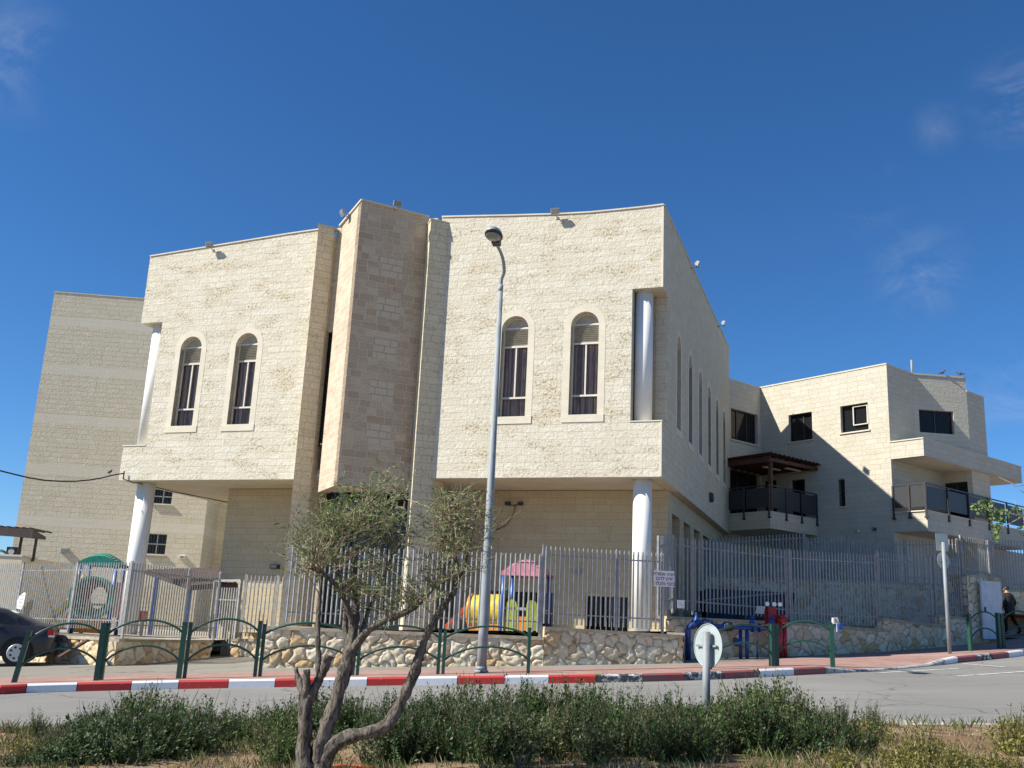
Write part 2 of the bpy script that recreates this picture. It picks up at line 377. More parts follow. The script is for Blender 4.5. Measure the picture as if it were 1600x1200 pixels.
def soil():
    m = NT('dry_soil'); c = m.mix(m.ramp(m.noise(1.2, 6, .6), .35, .65), (.21, .135, .078, 1), (.34, .245, .155, 1))
    c = m.mix(m.ramp(m.noise(14, 6, .7), .45, .7, 0, .7), c, (.13, .085, .05, 1)); c = m.mix(m.ramp(m.noise(60, 3, .6), .62, .75), c, (.48, .42, .32, 1))
    m.set('Base Color', c); m.set('Roughness', 1); m.set('Specular IOR Level', .05)
    m.set('Normal', m.bump(m.math('ADD', m.noise(5, 6, .7), m.math('MULTIPLY', m.noise(50, 4, .7), .3)), .8, .05)); return m.m
M['soil'] = soil()
M['yardm'] = plain('yard_concrete', (.34, .31, .26), .9, var=.2, scale=1.5, bump=.2)
M['pebble'] = plain('pale_limestone_chips', (.58, .52, .42), .95, var=.25, scale=30)
def leafm(name, a, b, tr=.25, rough=.55, vary=False):
    m = NT(name); rn = m.n('NewGeometry').outputs['Random Per Island']
    pos = m.noise(2.2, 2, .5)
    f = m.math('MULTIPLY', m.math('ADD', rn, pos), .5)
    c = m.mix(m.ramp(f, .2, .8), col(a), col(b))
    if vary:
        oi = m.n('ObjectInfo').outputs['Random']; c = m.mix(m.ramp(oi, .2, 1.0, 0, .75), c, col((a[0]*.55, a[1]*.75, a[2]*.55))); c = m.mix(m.ramp(oi, .0, .28, .5, 0), c, col((b[0]*1.25, b[1]*1.1, b[2]*.8)))
    m.set('Base Color', c); m.set('Roughness', rough)
    t = m.n('BsdfTranslucent', {'Color': c}); x = m.n('MixShader', {0: tr, 1: m.b.outputs[0], 2: t.outputs[0]}); m.t.links.new(x.outputs[0], m.out.inputs['Surface']); return m.m
M['olive'] = leafm('olive_leaves', (.07, .12, .025), (.23, .31, .10))
M['shrub'] = leafm('saltbush_leaves', (.022, .056, .010), (.10, .17, .038), vary=True)
M['shrub2'] = leafm('dusty_shrub_leaves', (.032, .062, .018), (.13, .17, .06), vary=True)
M['yellow_shrub'] = leafm('yellow_green_leaves', (.12, .12, .02), (.30, .28, .06))
M['grassm'] = leafm('weeds', (.07, .11, .03), (.24, .26, .10), .3)
M['drygrass'] = leafm('dry_stems', (.25, .19, .11), (.42, .34, .22), .2)
M['vine'] = leafm('vine_leaves', (.09, .15, .03), (.28, .36, .10), .35)
def bark():
    m = NT('olive_bark'); gm = m.n('Mapping', {'Vector': m.n('NewGeometry').outputs['Position'], 'Scale': (1, 1, .3)}).outputs[0]
    f = m.noise(26, 7, .75, gm, .8); c = m.mix(m.ramp(f, .38, .62), (.05, .04, .03, 1), (.34, .295, .24, 1)); c = m.mix(m.ramp(m.noise(3, 4), .45, .65, 0, .5), c, (.22, .185, .15, 1))
    m.set('Base Color', c); m.set('Roughness', .95); m.set('Normal', m.bump(f, 1.0, .06)); return m.m
M['bark'] = bark()
M['twig'] = plain('thin_twig', (.30, .245, .165), .9, var=.35)
M['shrub_stem'] = plain('shrub_stem', (.13, .105, .06), .9, var=.4)
M['rust_brown'] = plain('dark_brown_wood', (.085, .035, .022), .7, var=.3)
M['brown_roof'] = plain('brown_roof_sheet', (.07, .045, .04), .6, var=.2)
M['skip_blue'] = plain('dark_blue_skip_paint', (.02, .035, .07), .6, var=.3)
M['blue_paint'] = plain('blue_paint', (.03, .085, .32), .5, var=.15)
M['p_pink'] = plain('faded_pink_plastic', (.60, .23, .29), .5, var=.2)
M['p_green'] = plain('teal_plastic', (.03, .25, .18), .5, var=.25)
M['p_yellow'] = plain('yellow_plastic', (.66, .49, .04), .5, var=.22)
M['p_orange'] = plain('orange_plastic', (.65, .24, .02), .35, var=.08)
M['p_lime'] = plain('lime_plastic', (.27, .33, .04), .5, var=.25)
M['p_red'] = plain('brick_red_plastic', (.42, .07, .035), .4, var=.1)
M['p_blue'] = plain('blue_plastic', (.02, .09, .38), .35, var=.1)
M['white_sheet'] = plain('white_sign_sheet', (.78, .77, .76), .5, var=.04)
M['sign_text'] = plain('dark_red_lettering', (.16, .015, .03), .6, var=.05)
M['sign_back'] = metal('bare_sign_back', (.40, .45, .44), .5, .2, .06, 4)
M['bolt'] = metal('zinc_bolt', (.8, .8, .8), .3, .9)
M['lens'] = plain('frosted_lens', (.22, .24, .22), .25, var=.05)
M['lamp_grey'] = plain('lamp_grey', (.36, .37, .39), .45, var=.05)
M['lamp_dark'] = plain('lamp_dark', (.035, .03, .028), .5, var=.1)
M['car_paint'] = metal('grey_car_paint', (.055, .054, .06), .25, .5, .04, 2)
M['car_glass'] = plain('car_window', (.012, .013, .016), .08, var=.05)
M['rubber'] = plain('rubber', (.02, .02, .02), .8)
M['rim'] = metal('wheel_cover', (.55, .55, .55), .35, .6, .05)
M['tail'] = plain('tail_lamp_red', (.5, .01, .012), .15, var=.05)
M['skin'] = plain('skin', (.42, .25, .17), .55, var=.06, scale=20)
M['clothes'] = plain('black_clothes', (.012, .012, .014), .85, var=.3, scale=14, bump=.3)
M['cable'] = plain('black_cable', (.015, .015, .015), .6)
M['door_white'] = plain('white_metal_door', (.62, .63, .66), .5, var=.1, scale=4)

# ================================================================ SETTING: ground, road, pavement
KP = [(-60, 1088), (0, 1085), (40, 1083), (119, 1080.5), (204, 1078), (278, 1076.5), (356, 1075.5), (429, 1074), (495, 1073), (573, 1071.5), (635, 1071), (714, 1069.5), (788, 1069), (857, 1068), (931, 1067), (1004, 1066), (1070, 1064.5), (1132, 1061.5), (1188, 1058), (1241, 1055.5), (1291, 1052.5), (1340, 1050.5), (1380, 1048), (1420, 1044.5), (1450, 1041.5), (1478, 1038), (1497, 1036), (1528, 1032.5), (1552, 1030.5), (1577, 1028), (1600, 1025.5), (1630, 1021)]
kb = [gp(x, y, 0) for x, y in KP]
# even the depths out, keeping each on its own sight line in plan
for _ in range(3):
    ys = [p.y for p in kb]
    for i in range(1, len(kb)-1):
        y = (ys[i-1]+2*ys[i]+ys[i+1])/4; s_ = y/kb[i].y
        kb[i] = V((kb[i].x*s_, y, 0))
kb = [V((-60, 13, 0)), V((-30, 15.2, 0)), V((-15, 17.0, 0))] + [V((p.x, p.y, 0)) for p in kb[1:]]
e1 = (kb[-1]-kb[-4]).normalized(); kb += [kb[-1]+e1*6, kb[-1]+e1*60]
def kerb_y(x):
    for a, b in zip(kb, kb[1:]):
        if a.x <= x <= b.x: return a.y+(b.y-a.y)*(x-a.x)/(b.x-a.x)
    return kb[-1].y
def near_y(x): return 12.75-.05*abs(math.sin(x*2.1)) - (max(0, x-4.3)**1.35)*.36
def sheet(name, x0, x1, nx, ylo, yhi, ny, off, mat, wob=0, skirt=0):
    mb = MB(); vs = []; fs = []
    for i in range(nx+1):
        x = x0+(x1-x0)*i/nx; a, b = ylo(x), yhi(x)
        for j in range(ny+1):
            y = a+(b-a)*j/ny; z = g(x, y)+(off(x, y) if callable(off) else off)
            if wob: z += wob*(math.sin(x*3.1+y*1.7)+math.sin(x*1.3-y*4.1))*.5
            vs.append((x, y, z))
    for i in range(nx):
        for j in range(ny):
            a = i*(ny+1)+j; fs.append((a, a+ny+1, a+ny+2, a+1))
    mb.add(vs, fs, True); o = mb.build(name, mat); tag(o, kind='structure'); return o
sheet('ground', -400, 400, 80, lambda x: -300, lambda x: 900, 100, -.25, M['soil'])
def vo(x, y): return .07 - .12*max(0, min(1, (y-(near_y(x)-.25))/.25)) + .02*math.sin(x*2.3+y)
sheet('verge', -26, 26, 260, lambda x: 1.0, near_y, 50, vo, M['soil'], .025)
sheet('road', -60, 38, 196, lambda x: near_y(x)-.6, kerb_y, 24, 0, M['road'])
sheet('road_beyond', 6, 60, 54, lambda x: -20, lambda x: near_y(min(x, 12))-.55 if x < 12 else min(near_y(12)-.55, kerb_y(x)), 10, -.004, M['road'])
def pv_w(x): return 2.3 if x < 4 else 2.3+min(2.4, (x-4)*.35)
dx0, dx1, dx2, dx3 = [kb[3+[k[0] for k in KP][1:].index(p)].x for p in (1291, 1340, 1450, 1497)]
def drop(x): return max(0, min(1, (x-dx0)/(dx1-dx0)))*max(0, min(1, (dx3-x)/(dx3-dx2)))
def pvo(x, y): return .145-.1*drop(x)*max(0, 1-(y-kerb_y(x)-.1)/1.3)
sheet('pavement', -60, 38, 392, lambda x: kerb_y(x)+.11, lambda x: kerb_y(x)+.1+pv_w(x), 14, pvo, M['pavers'])
sheet('driveway', -60, 60, 120, lambda x: kerb_y(min(x, 38))+.1+pv_w(x)-.05, lambda x: 70, 30, .138, M['drive'])
# kerb, blocks as in the photo
mb = MB()
KM = ['k_red', 'k_white', 'k_red_old', 'k_white_old', 'k_bare']
cols = {40: 0, 119: 1, 204: 0, 278: 1, 356: 0, 429: 1, 495: 0, 573: 1, 635: 0, 714: 1, 788: 0, 857: 1, 931: 0, 1004: 3, 1070: 2, 1132: 3, 1188: 2, 1241: 1, 1291: 2, 1340: 4, 1380: 4, 1420: 4, 1450: 4, 1478: 4, 1497: 1, 1528: 2, 1552: 3, 1577: 2, 1600: 1, 1630: 2}
cols[573] = 1; cols[635] = 0
pxs = [k[0] for k in KP][1:]
idx0 = 3
segs = []
for i in range(len(pxs)-1): segs.append((kb[idx0+i], kb[idx0+i+1], cols[pxs[i+1]], pxs[i], pxs[i+1]))
a = kb[2]; L = kb[3]-a; n = int(L.length)
for k in range(n): segs.append((a+L*(k/n), a+L*((k+1)/n), (k+1) % 2, -1, -1))
a = kb[-3]; L = kb[-2]-a; n = 6
for k in range(n): segs.append((a+L*(k/n), a+L*((k+1)/n), k % 2, 9999, 9999))
def kh(px): return .15 if (px < 1300 or px > 1485) else (.15-(px-1291)/49*.1 if px < 1340 else (.05 if px < 1450 else .05+(px-1450)/35*.1))
for a, b, ci, p0, p1 in segs:
    d = (b-a).normalized(); nn = V((-d.y, d.x, 0)); a2 = a+d*.006; b2 = b-d*.006
    h0, h1 = kh(p0), kh(p1)
    def pt(p, s_, h): q = p+nn*s_; return V((q.x, q.y, g(q.x, q.y)+h))
    prof = lambda p, h: [pt(p, 0, -.1), pt(p, 0, h-.03), pt(p, .03, h), pt(p, .13, h), pt(p, .13, -.1)]
    vs = prof(a2, h0)+prof(b2, h1)
    mb.add(vs, [(i, i+5, (i+1) % 5+5, (i+1) % 5) for i in range(5)]+[(0, 1, 2, 3, 4), (9, 8, 7, 6, 5)], mi=ci)
o = mb.build('kerb', [M[k] for k in KM]); tag(o, kind='structure')
bpy.context.view_layer.update()
# road markings at the right
mb = MB()
def strip(pa, pb, w_):
    a, b = gp(*pa, .006), gp(*pb, .006); d = (b-a); d.z = 0; d.normalize(); nn = V((-d.y, d.x, 0)); n = 12; L = (b-a).length
    for k in range(n):
        q = [a+d*(L*k/n), a+d*(L*(k+1)/n)]
        ps = [q[0]-nn*w_/2, q[1]-nn*w_/2, q[1]+nn*w_/2, q[0]+nn*w_/2]
        mb.poly([V((p.x, p.y, g(p.x, p.y)+.006)) for p in ps])
strip((1375, 1051), (1500, 1044), .14); strip((1495, 1056), (1640, 1046), .14); strip((1505, 1037), (1570, 1042), .12)
o = mb.build('road_marking', M['marking']); tag(o, kind='structure')

# ================================================================ MAIN BUILDING
A = R(19.726)
U = V((math.cos(A), -math.sin(A), 0)); W = V((math.sin(A), math.cos(A), 0)); Z = V((0, 0, 1))
CO = at(1033, 745, 24.5)                # front right lower corner of the upper storeys
ZB = CO.z
def P(u, w_, z): return CO+U*u+W*w_+Z*z
mainb = thing('stone_building', 'large cream stone building with arched windows, pink V-shaped bay and white columns', 'building', P(-8.33, 7, -4.0))
WF, WN = U, W
def arch(c0, w_, z0, z1, n=14):
    r = w_/2; p = [(c0-r, z0), (c0+r, z0)]
    for i in range(n+1):
        a = math.pi*i/n; p.append((c0+r*math.cos(a), z1-r+r*math.sin(a)))
    return p
ww, wz0, wz1 = .77, 1.65, 4.47
LW_ = [-14.61, -12.61]; RW_ = [-4.05, -2.08]
roofR = [(0, 7.33), (-.5, 7.315), (-1, 7.31), (-2, 7.31), (-3, 7.355), (-4.3, 7.45), (-5.3, 7.53), (-6.45, 7.62)]
outer = [(-6.45, 0), (0, 0), (0, 1.42), (-.81, 1.42), (-.81, 5.02), (0, 5.02)]+roofR
mb = MB(); mb.slab(outer, [arch(c, ww, wz0, wz1) for c in RW_], P(0, 0, 0), U, W, .32); mb.build('front_wall', M['stone'], mainb, v0=ZB)
roofL = [(-10.4, 7.62), (-11.6, 7.57), (-12.94, 7.49), (-14.44, 7.40), (-16.65, 7.27)]
outer = [(-16.65, 0), (-10.4, 0)]+roofL+[(-16.65, 5.02), (-15.82, 5.02), (-15.82, 1.06), (-16.65, 1.06)]
mb = MB(); mb.slab(outer, [arch(c, ww, wz0, wz1) for c in LW_], P(0, 0, 0), U, W, .32); mb.build('front_wall', M['stone'], mainb, v0=ZB)
# side wall, right (in W direction), outer plane u = 0
SW_ = [2.5, 4.5, 6.47, 8.42, 10.33, 12.23]
outer = [(.32, 0), (13.9, 0), (13.9, 7.3), (.32, 7.33), (.32, 5.02), (.78, 5.02), (.78, 1.42), (.32, 1.42)]
mb = MB(); mb.slab(outer, [arch(c, .62, 1.7, 4.4) for c in SW_], P(0, 0, 0), W, -U, .32); mb.build('side_wall', M['stone_side'], mainb, v0=ZB)
outer = [(.32, 0), (13.9, 0), (13.9, 7.27), (.32, 7.27), (.32, 5.02), (.8, 5.02), (.8, 1.06), (.32, 1.06)]
mb = MB(); mb.slab(outer, [], P(-16.65, 0, 0), W, U, .32); mb.build('side_wall', M['stone'], mainb, v0=ZB)
mb = MB(); mb.slab([(-16.3, 0), (-.33, 0), (-.33, 7.2), (-16.3, 7.2)], [], P(0, 13.85, 0), U, -W, .3); mb.build('back_wall', M['stone_side'], mainb, v0=ZB)
# notch interiors
mb = MB()
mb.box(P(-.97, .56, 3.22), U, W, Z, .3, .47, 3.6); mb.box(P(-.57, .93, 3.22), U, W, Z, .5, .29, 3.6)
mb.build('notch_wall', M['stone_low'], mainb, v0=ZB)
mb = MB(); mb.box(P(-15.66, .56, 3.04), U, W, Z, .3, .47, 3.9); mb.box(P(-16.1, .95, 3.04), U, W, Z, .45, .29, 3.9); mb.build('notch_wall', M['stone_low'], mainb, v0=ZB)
mb = MB(); mb.box(P(-.48, .56, 5.16), U, W, Z, .31, .46, .27); mb.box(P(-.48, .56, 1.29), U, W, Z, .31, .46, .24); mb.build('notch_floor', M['plaster'], mainb, v0=ZB)
mb = MB()
mb.box(P(-.405, .375, 1.435), U, W, Z, .85, .79, .03)
mb.box(P(-16.25, .375, 1.075), U, W, Z, .85, .79, .03)
mb.build('ledge_cap', M['trim'], mainb)
for u_, z0_, z1_ in ((-.57, 1.42, 5.02), (-16.2, 1.07, 5.02)):
    mb = MB(); mb.tube([P(u_, .42, z0_), P(u_, .42, z1_)], .235, 28); mb.build('upper_column', M['white_paint'], mainb)
# slabs closing the volume
mb = MB(); mb.slab([(-16.3, .33), (-.33, .33), (-.33, 13.5), (-16.3, 13.5)], [], P(0, 0, .32), U, -Z, .3, ez=W); mb.build('floor_slab', M['plaster'], mainb)
mb = MB(); mb.box(P(-8.33, 6.9, 7.0), U, W, Z, 15.9, 13.0, .2); mb.build('roof', M['plaster'], mainb)
mb = MB()                                            # soffit with a recessed lip
mb.box(P(-8.33, 6.9, .022), U, W, Z, 15.95, 13.1, .02); mb.build('soffit', M['plaster'], mainb)
# coping strips
def cope(pts, mbx, wd=.36, th=.04, out_=.03):
    for a, b in zip(pts, pts[1:]):
        d = (b-a).normalized(); hz = V((d.x, d.y, 0)).normalized(); nn = V((hz.y, -hz.x, 0))
        mbx.box((a+b)/2+nn*(out_-wd/2)+Z*th/2, d, nn, d.cross(nn), (b-a).length+.01, wd, th)
mb = MB(); cope([P(u_, 0, z_) for u_, z_ in reversed(roofR)], mb); mb.build('parapet_coping', M['coping'], mainb); mb = MB(); cope([P(u_, 0, z_) for u_, z_ in reversed(roofL)], mb); mb.build('parapet_coping', M['coping'], mainb)
mb = MB(); cope([P(0, .05, 7.33), P(0, 13.9, 7.3)], mb); mb.build('parapet_coping', M['coping'], mainb)
mb = MB(); mb.box(P(-.02+.004, -.004, .71), U, W, Z, .05, .012, 1.4); mb.box(P(-.016, -.004, 6.17), U, W, Z, .05, .012, 2.3); mb.build('corner_strip', M['trim'], mainb)
# fins and bay (45 degree prisms)
def prism(u_l, u_r, apex_u, apex_w, z0, z1, wb=.0):
    m_ = MB()
    a, b, c_ = P(u_l, wb, 0), P(apex_u, apex_w, 0), P(u_r, wb, 0)
    vs = [p+Z*z for z in (z0, z1) for p in (a, b, c_)]
    m_.add(vs, [(0, 1, 4, 3), (1, 2, 5, 4), (2, 0, 3, 5), (3, 4, 5), (2, 1, 0)])
    return m_
for ul, ur, zt in ((-10.5, -9.97, 7.60), (-6.9, -6.22, 7.40)):
    m_ = prism(ul, ur, (ul+ur)/2-.07, -.36, -4.6, zt, .0)
    m_.build('buttress', M['fin'], mainb, v0=ZB)
    m2 = MB(); m2.box(P((ul+ur)/2, .42, 1.4), U, W, Z, ur-ul-.02, .82, 12.0 if ul < -8 else 11.9); m2.build('pier', M['fin'], mainb, v0=ZB)
    m3 = MB(); au = (ul+ur)/2-.07
    vs = [P(x, y, zt+dz) for dz in (.002, .045) for x, y in ((ul-.03, .02), (au, -.40), (ur+.03, .02), (ur+.03, .3), (ul-.03, .3))]
    m3.add(vs, [(4, 3, 2, 1, 0), (5, 6, 7, 8, 9)]+[(i, (i+1) % 5, (i+1) % 5+5, i+5) for i in range(5)]); m3.build('parapet_coping', M['coping'], mainb)
# small round plate near the top of the right buttress
# bay: hollow V, two walls
ap = P(-8.33, -1.41, 0)
D1 = (U+W).normalized(); D2 = (-U+W).normalized()
s0 = ap.dot(V((-(U-W).normalized().y, (U-W).normalized().x, 0)).normalized())
nR = (U-W).normalized(); tR = V((-nR.y, nR.x, 0)).normalized()
sgn = 1 if tR.dot(D1) > 0 else -1
M['pink_r'] = ashlar('pink_bay_stone_with_pale_squares', (.53, .39, .26), (.76, .63, .455), (.66, .57, .42), row=.2, bw=.33, msize=.012, patch=(.42, .29, .18), pamt=.4, pit=.2, bstr=.7, squares=(ap.dot(tR)+sgn*1.03, .54-.02))  # shaded-flank copy of the bay stone, bounced light put into its warm tan
mb = MB(); mb.slab([(0, -.38), (2.05, -.38), (2.05, 7.66), (0, 7.72)], [], ap, D1, -nR, .3); mb.build('bay_wall', M['pink_r'], mainb, v0=ZB)
nL = (-U-W).normalized()
mb = MB(); mb.slab([(.3, -.38), (1.86, -.38), (1.86, 7.67), (.3, 7.72)], [], ap, D2, -nL, .3)
mb.slab([(0, -.38), (.3, -.38), (.3, 7.72), (0, 7.72)], [], ap, D2, -nL, .004)
mb.build('bay_wall', M['pink'], mainb, v0=ZB)
mb = MB(); mb.add([P(-9.74, 0, -.37), P(-8.33, -1.36, -.37), P(-6.92, 0, -.37)], [(2, 1, 0)]); mb.build('bay_soffit', M['plaster'], mainb); mb = MB(); mb.add([P(-9.74, 0, 7.6), P(-8.33, -1.36, 7.6), P(-6.92, 0, 7.6)], [(0, 1, 2)]); mb.build('bay_roof', M['plaster'], mainb)
mb = MB(); cope([P(-9.8, .0, 7.66), ap+Z*7.72], mb, .33, .05, .03); cope([ap+Z*7.72, P(-6.88, 0, 7.66)], mb, .33, .05, .03); mb.build('parapet_coping', M['coping'], mainb)
# recess behind the bay
mb = MB(); mb.box(P(-8.33, .3, 6.05), U, W, Z, 3.3, .25, 3.3); mb.box(P(-8.33, .3, .55), U, W, Z, 2.96, .25, .9); mb.build('recess_wall', M['fin'], mainb, v0=ZB)
mb = MB(); mb.box(P(-8.33, .2, 1.02), U, W, Z, 2.96, .3, .05); mb.box(P(-8.33, .2, .12), U, W, Z, 2.96, .3, .05); mb.build('sill', M['trim'], mainb)
mb = MB(); mb.box(P(-8.33, .26, 2.75), U, W, Z, 3.3, .02, 3.5); mb.box(P(-8.33, .7, -2.4), U, W, Z, 2.96, .02, 4.4); gl_ = mb.build('slit_window', M['dark_glass'], mainb)
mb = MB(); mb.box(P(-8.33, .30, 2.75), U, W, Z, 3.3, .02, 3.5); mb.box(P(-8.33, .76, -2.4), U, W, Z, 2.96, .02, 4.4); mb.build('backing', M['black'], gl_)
mb = MB()
for z_ in (2.4, 4.4): mb.box(P(-8.33, .23, z_), U, W, Z, 2.96, .04, .05)
for k in range(5): mb.box(P(-9.5+k*.58, .67, -2.4), U, W, Z, .05, .05, 4.4)
mb.build('frame', M['dark_frame'], gl_)
# arched windows
def arched_window(O, eu, en, cu, w_, z0, z1, full=True, sill=True):
    # en points into the building
    base = O+eu*cu
    s = MB()
    r = w_/2; ro = r+.185; n = 16; ring_i = [(-r, z0), ]; ring_o = [(-ro, z0)]
    for i in range(n+1):
        a = math.pi-math.pi*i/n; ring_i.append((r*math.cos(a), z1-r+r*math.sin(a))); ring_o.append((ro*math.cos(a), z1-r+ro*math.sin(a)))
    ring_i.append((r, z0)); ring_o.append((ro, z0))
    q = lambda p, d: base+eu*p[0]+Z*p[1]+en*d
    th = -.006
    for i in range(len(ring_i)-1):
        a, b, c_, d_ = ring_o[i], ring_o[i+1], ring_i[i+1], ring_i[i]
        s.add([q(a, th), q(b, th), q(c_, th), q(d_, th), q(a, .02), q(b, .02), q(c_, .3), q(d_, .3)], [(0, 3, 2, 1), (0, 1, 5, 4), (3, 7, 6, 2)])
    if sill: s.add([q(x, d) for d in (-.02, .3) for x in ((-ro, z0-.2), (ro, z0-.2), (ro, z0), (-ro, z0))], [(0, 1, 2, 3), (3, 2, 6, 7), (0, 4, 5, 1), (1, 5, 6, 2), (0, 3, 7, 4)])
    sur = s.build('window', M['trim'], mainb, v0=ZB)
    fr = MB(); dd = .2
    def bar_(x0, y0, x1, y1, t=.045): fr.bar(q((x0, y0), dd), q((x1, y1), dd), t, .05, side=eu if x0 == x1 else None)
    lv0, lv1 = z1-r-.42, z1-r+.06; tr = z0+.55
    bar_(-r+.02, z0, -r+.02, z1-r); bar_(r-.02, z0, r-.02, z1-r)
    bar_(-r, z0+.02, r, z0+.02); bar_(-r, tr, r, tr, .06); bar_(-r, lv0-.03, r, lv0-.03, .07); bar_(-r, lv1+.02, r, lv1+.02)
    bar_(.0, tr, .0, lv0-.03, .04)
    arcp = [q((( r-.02)*math.cos(math.pi*i/12), z1-r+(r-.02)*math.sin(math.pi*i/12)), dd) for i in range(13)]
    fr.tube(arcp, .022, 6)
    fr.build('frame', M['frame'], sur)
    lv = MB(); k = 0; z = lv0+.02
    while z < lv1:
        lv.box(q((0, z), dd), eu, (en*.7-Z*.7).normalized(), (en*.7+Z*.7).normalized(), w_-.06, .045, .006); z += .052
    lv.build('louvre', M['louvre'], sur); lb_k = MB(); lb_k.box(q((0, (lv0+lv1)/2), dd+.05), eu, en, Z, w_-.02, .01, lv1-lv0); lb_k.build('louvre_backing', M['lamp_dark'], sur)
    pn = MB(); pn.poly([q(x, dd+.01) for x in ((-r, z0), (r, z0), (r, lv0), (-r, lv0))]); pn.build('pane', M['glass'], sur)
    tp = MB(); tp.poly([q((r*math.cos(math.pi*i/12), z1-r+.0+r*math.sin(math.pi*i/12)), dd+.015) for i in range(13)]); tp.build('tympanum_panel', M['louvre'], sur)
    cu_ = MB(); nn = 30; vs = []
    for i in range(nn+1):
        x = -r+w_*i/nn; dz = .03*math.sin(i*1.6)
        if full or abs(x) > -1: vs += [q((x, z0), dd+.12+dz), q((x, lv0+.05), dd+.12+dz)]
    cu_.add(vs, [(2*i, 2*i+2, 2*i+3, 2*i+1) for i in range(nn)], True); cu_.build('curtain', M['curtain'], sur)
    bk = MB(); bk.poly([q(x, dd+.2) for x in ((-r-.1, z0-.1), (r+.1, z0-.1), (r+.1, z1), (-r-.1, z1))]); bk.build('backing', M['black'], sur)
for c in LW_+RW_: arched_window(P(0, 0, 0), U, W, c, ww, wz0, wz1)
for c in SW_: arched_window(P(0, 0, 0), W, -U, c, .62, 1.7, 4.4)
# ground floor set back under the upper storeys
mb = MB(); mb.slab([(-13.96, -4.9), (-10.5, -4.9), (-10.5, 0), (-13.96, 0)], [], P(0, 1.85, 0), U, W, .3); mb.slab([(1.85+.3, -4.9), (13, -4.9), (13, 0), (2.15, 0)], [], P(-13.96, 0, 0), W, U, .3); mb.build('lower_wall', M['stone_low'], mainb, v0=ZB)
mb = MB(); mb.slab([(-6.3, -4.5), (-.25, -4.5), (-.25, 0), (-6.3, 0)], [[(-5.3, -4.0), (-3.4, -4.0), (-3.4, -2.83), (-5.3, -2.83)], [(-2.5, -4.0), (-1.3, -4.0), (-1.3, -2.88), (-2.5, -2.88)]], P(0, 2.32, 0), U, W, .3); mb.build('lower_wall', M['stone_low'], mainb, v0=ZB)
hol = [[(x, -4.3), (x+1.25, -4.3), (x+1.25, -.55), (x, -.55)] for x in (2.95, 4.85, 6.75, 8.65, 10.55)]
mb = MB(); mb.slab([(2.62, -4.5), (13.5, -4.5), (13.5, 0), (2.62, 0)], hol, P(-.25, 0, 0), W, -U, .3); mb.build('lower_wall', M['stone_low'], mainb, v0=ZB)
mb = MB(); mb.box(P(-.62, 8, -2.3), U, W, Z, .05, 11, 4.4); mb.box(P(-4.3, 2.72, -3.4), U, W, Z, 2.2, .05, 1.4); mb.box(P(-1.9, 2.72, -3.4), U, W, Z, 1.4, .05, 1.4); mb.build('dark_opening', M['dark_glass'], mainb)
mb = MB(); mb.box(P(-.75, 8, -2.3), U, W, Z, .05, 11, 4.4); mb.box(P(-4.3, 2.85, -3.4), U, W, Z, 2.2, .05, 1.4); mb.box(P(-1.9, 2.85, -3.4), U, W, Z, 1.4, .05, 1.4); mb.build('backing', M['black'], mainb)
mb = MB()
for k in range(9): mb.bar(P(-2.5+k*.15, 2.34, -3.95), P(-2.5+k*.15, 2.34, -2.88), .016, .016)
mb.build('window_grille', M['galv'], mainb); mb = MB()
for k in range(12): mb.bar(P(-5.25+k*.165, 2.34, -3.95), P(-5.25+k*.165, 2.34, -2.83), .016, .016)
mb.build('window_grille', M['galv'], mainb)
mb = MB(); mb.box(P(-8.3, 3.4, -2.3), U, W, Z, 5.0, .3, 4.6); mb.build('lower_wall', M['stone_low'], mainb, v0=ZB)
for (u_, w_, z0_, r_) in ((-.57, .5, -4.1, .238), (-16.1, .62, -4.75, .275)):
    mb = MB(); mb.tube([P(u_, w_, z0_), P(u_, w_, .012)], r_, 32); mb.build('column', M['white_paint'], mainb)

# wall-mounted floodlights
def floodlight(p, outd, label, aim=None, s=.72, name='floodlight'):
    p = V(p); outd = V(outd).normalized(); side = Z.cross(outd).normalized()
    t = thing(name, label, 'floodlight', p, 'floodlights along the parapets')
    m_ = MB(); m_.tube([p, p+outd*.16*s+Z*.03, p+outd*.28*s+Z*.12*s], .02*s, 8); m_.box(p+outd*.01, side, Z, outd, .1*s, .1*s, .03*s); m_.build('bracket', M['lamp_grey'], t)
    a = (outd*.9-Z*.35).normalized(); up = a.cross(side).normalized()
    c_ = p+outd*.3*s+Z*.16*s
    m_ = MB(); m_.box(c_, side, up, a, .30*s, .20*s, .13*s, taper=.0+1.15); m_.box(c_-a*.09*s, side, up, a, .2*s, .12*s, .06*s); m_.build('lamp_head', M['lamp_grey'], t)
    m_ = MB(); m_.box(c_+a*.068*s, side, up, a, .27*s, .18*s, .008); m_.build('lens', M['lens'], t)
floodlight(P(-14.25, 0, 7.28), -W, 'grey floodlight on the parapet above the left pair of arched windows')
floodlight(P(-2.96, 0, 7.25), -W, 'grey floodlight on the parapet above the right pair of arched windows')
floodlight(ap+D1*.98+Z*7.66, nR, 'grey floodlight on the shaded right flank of the pink bay parapet')
floodlight(ap+D2*1.15+Z*7.62, nL, 'grey floodlight sticking out left of the pink bay parapet')
floodlight(P(0, 4.5, 7.2), U, 'grey floodlight jutting from the side wall parapet, nearer the front corner')
floodlight(P(0, 10.6, 7.2), U, 'grey floodlight jutting from the side wall parapet, nearer the back corner')
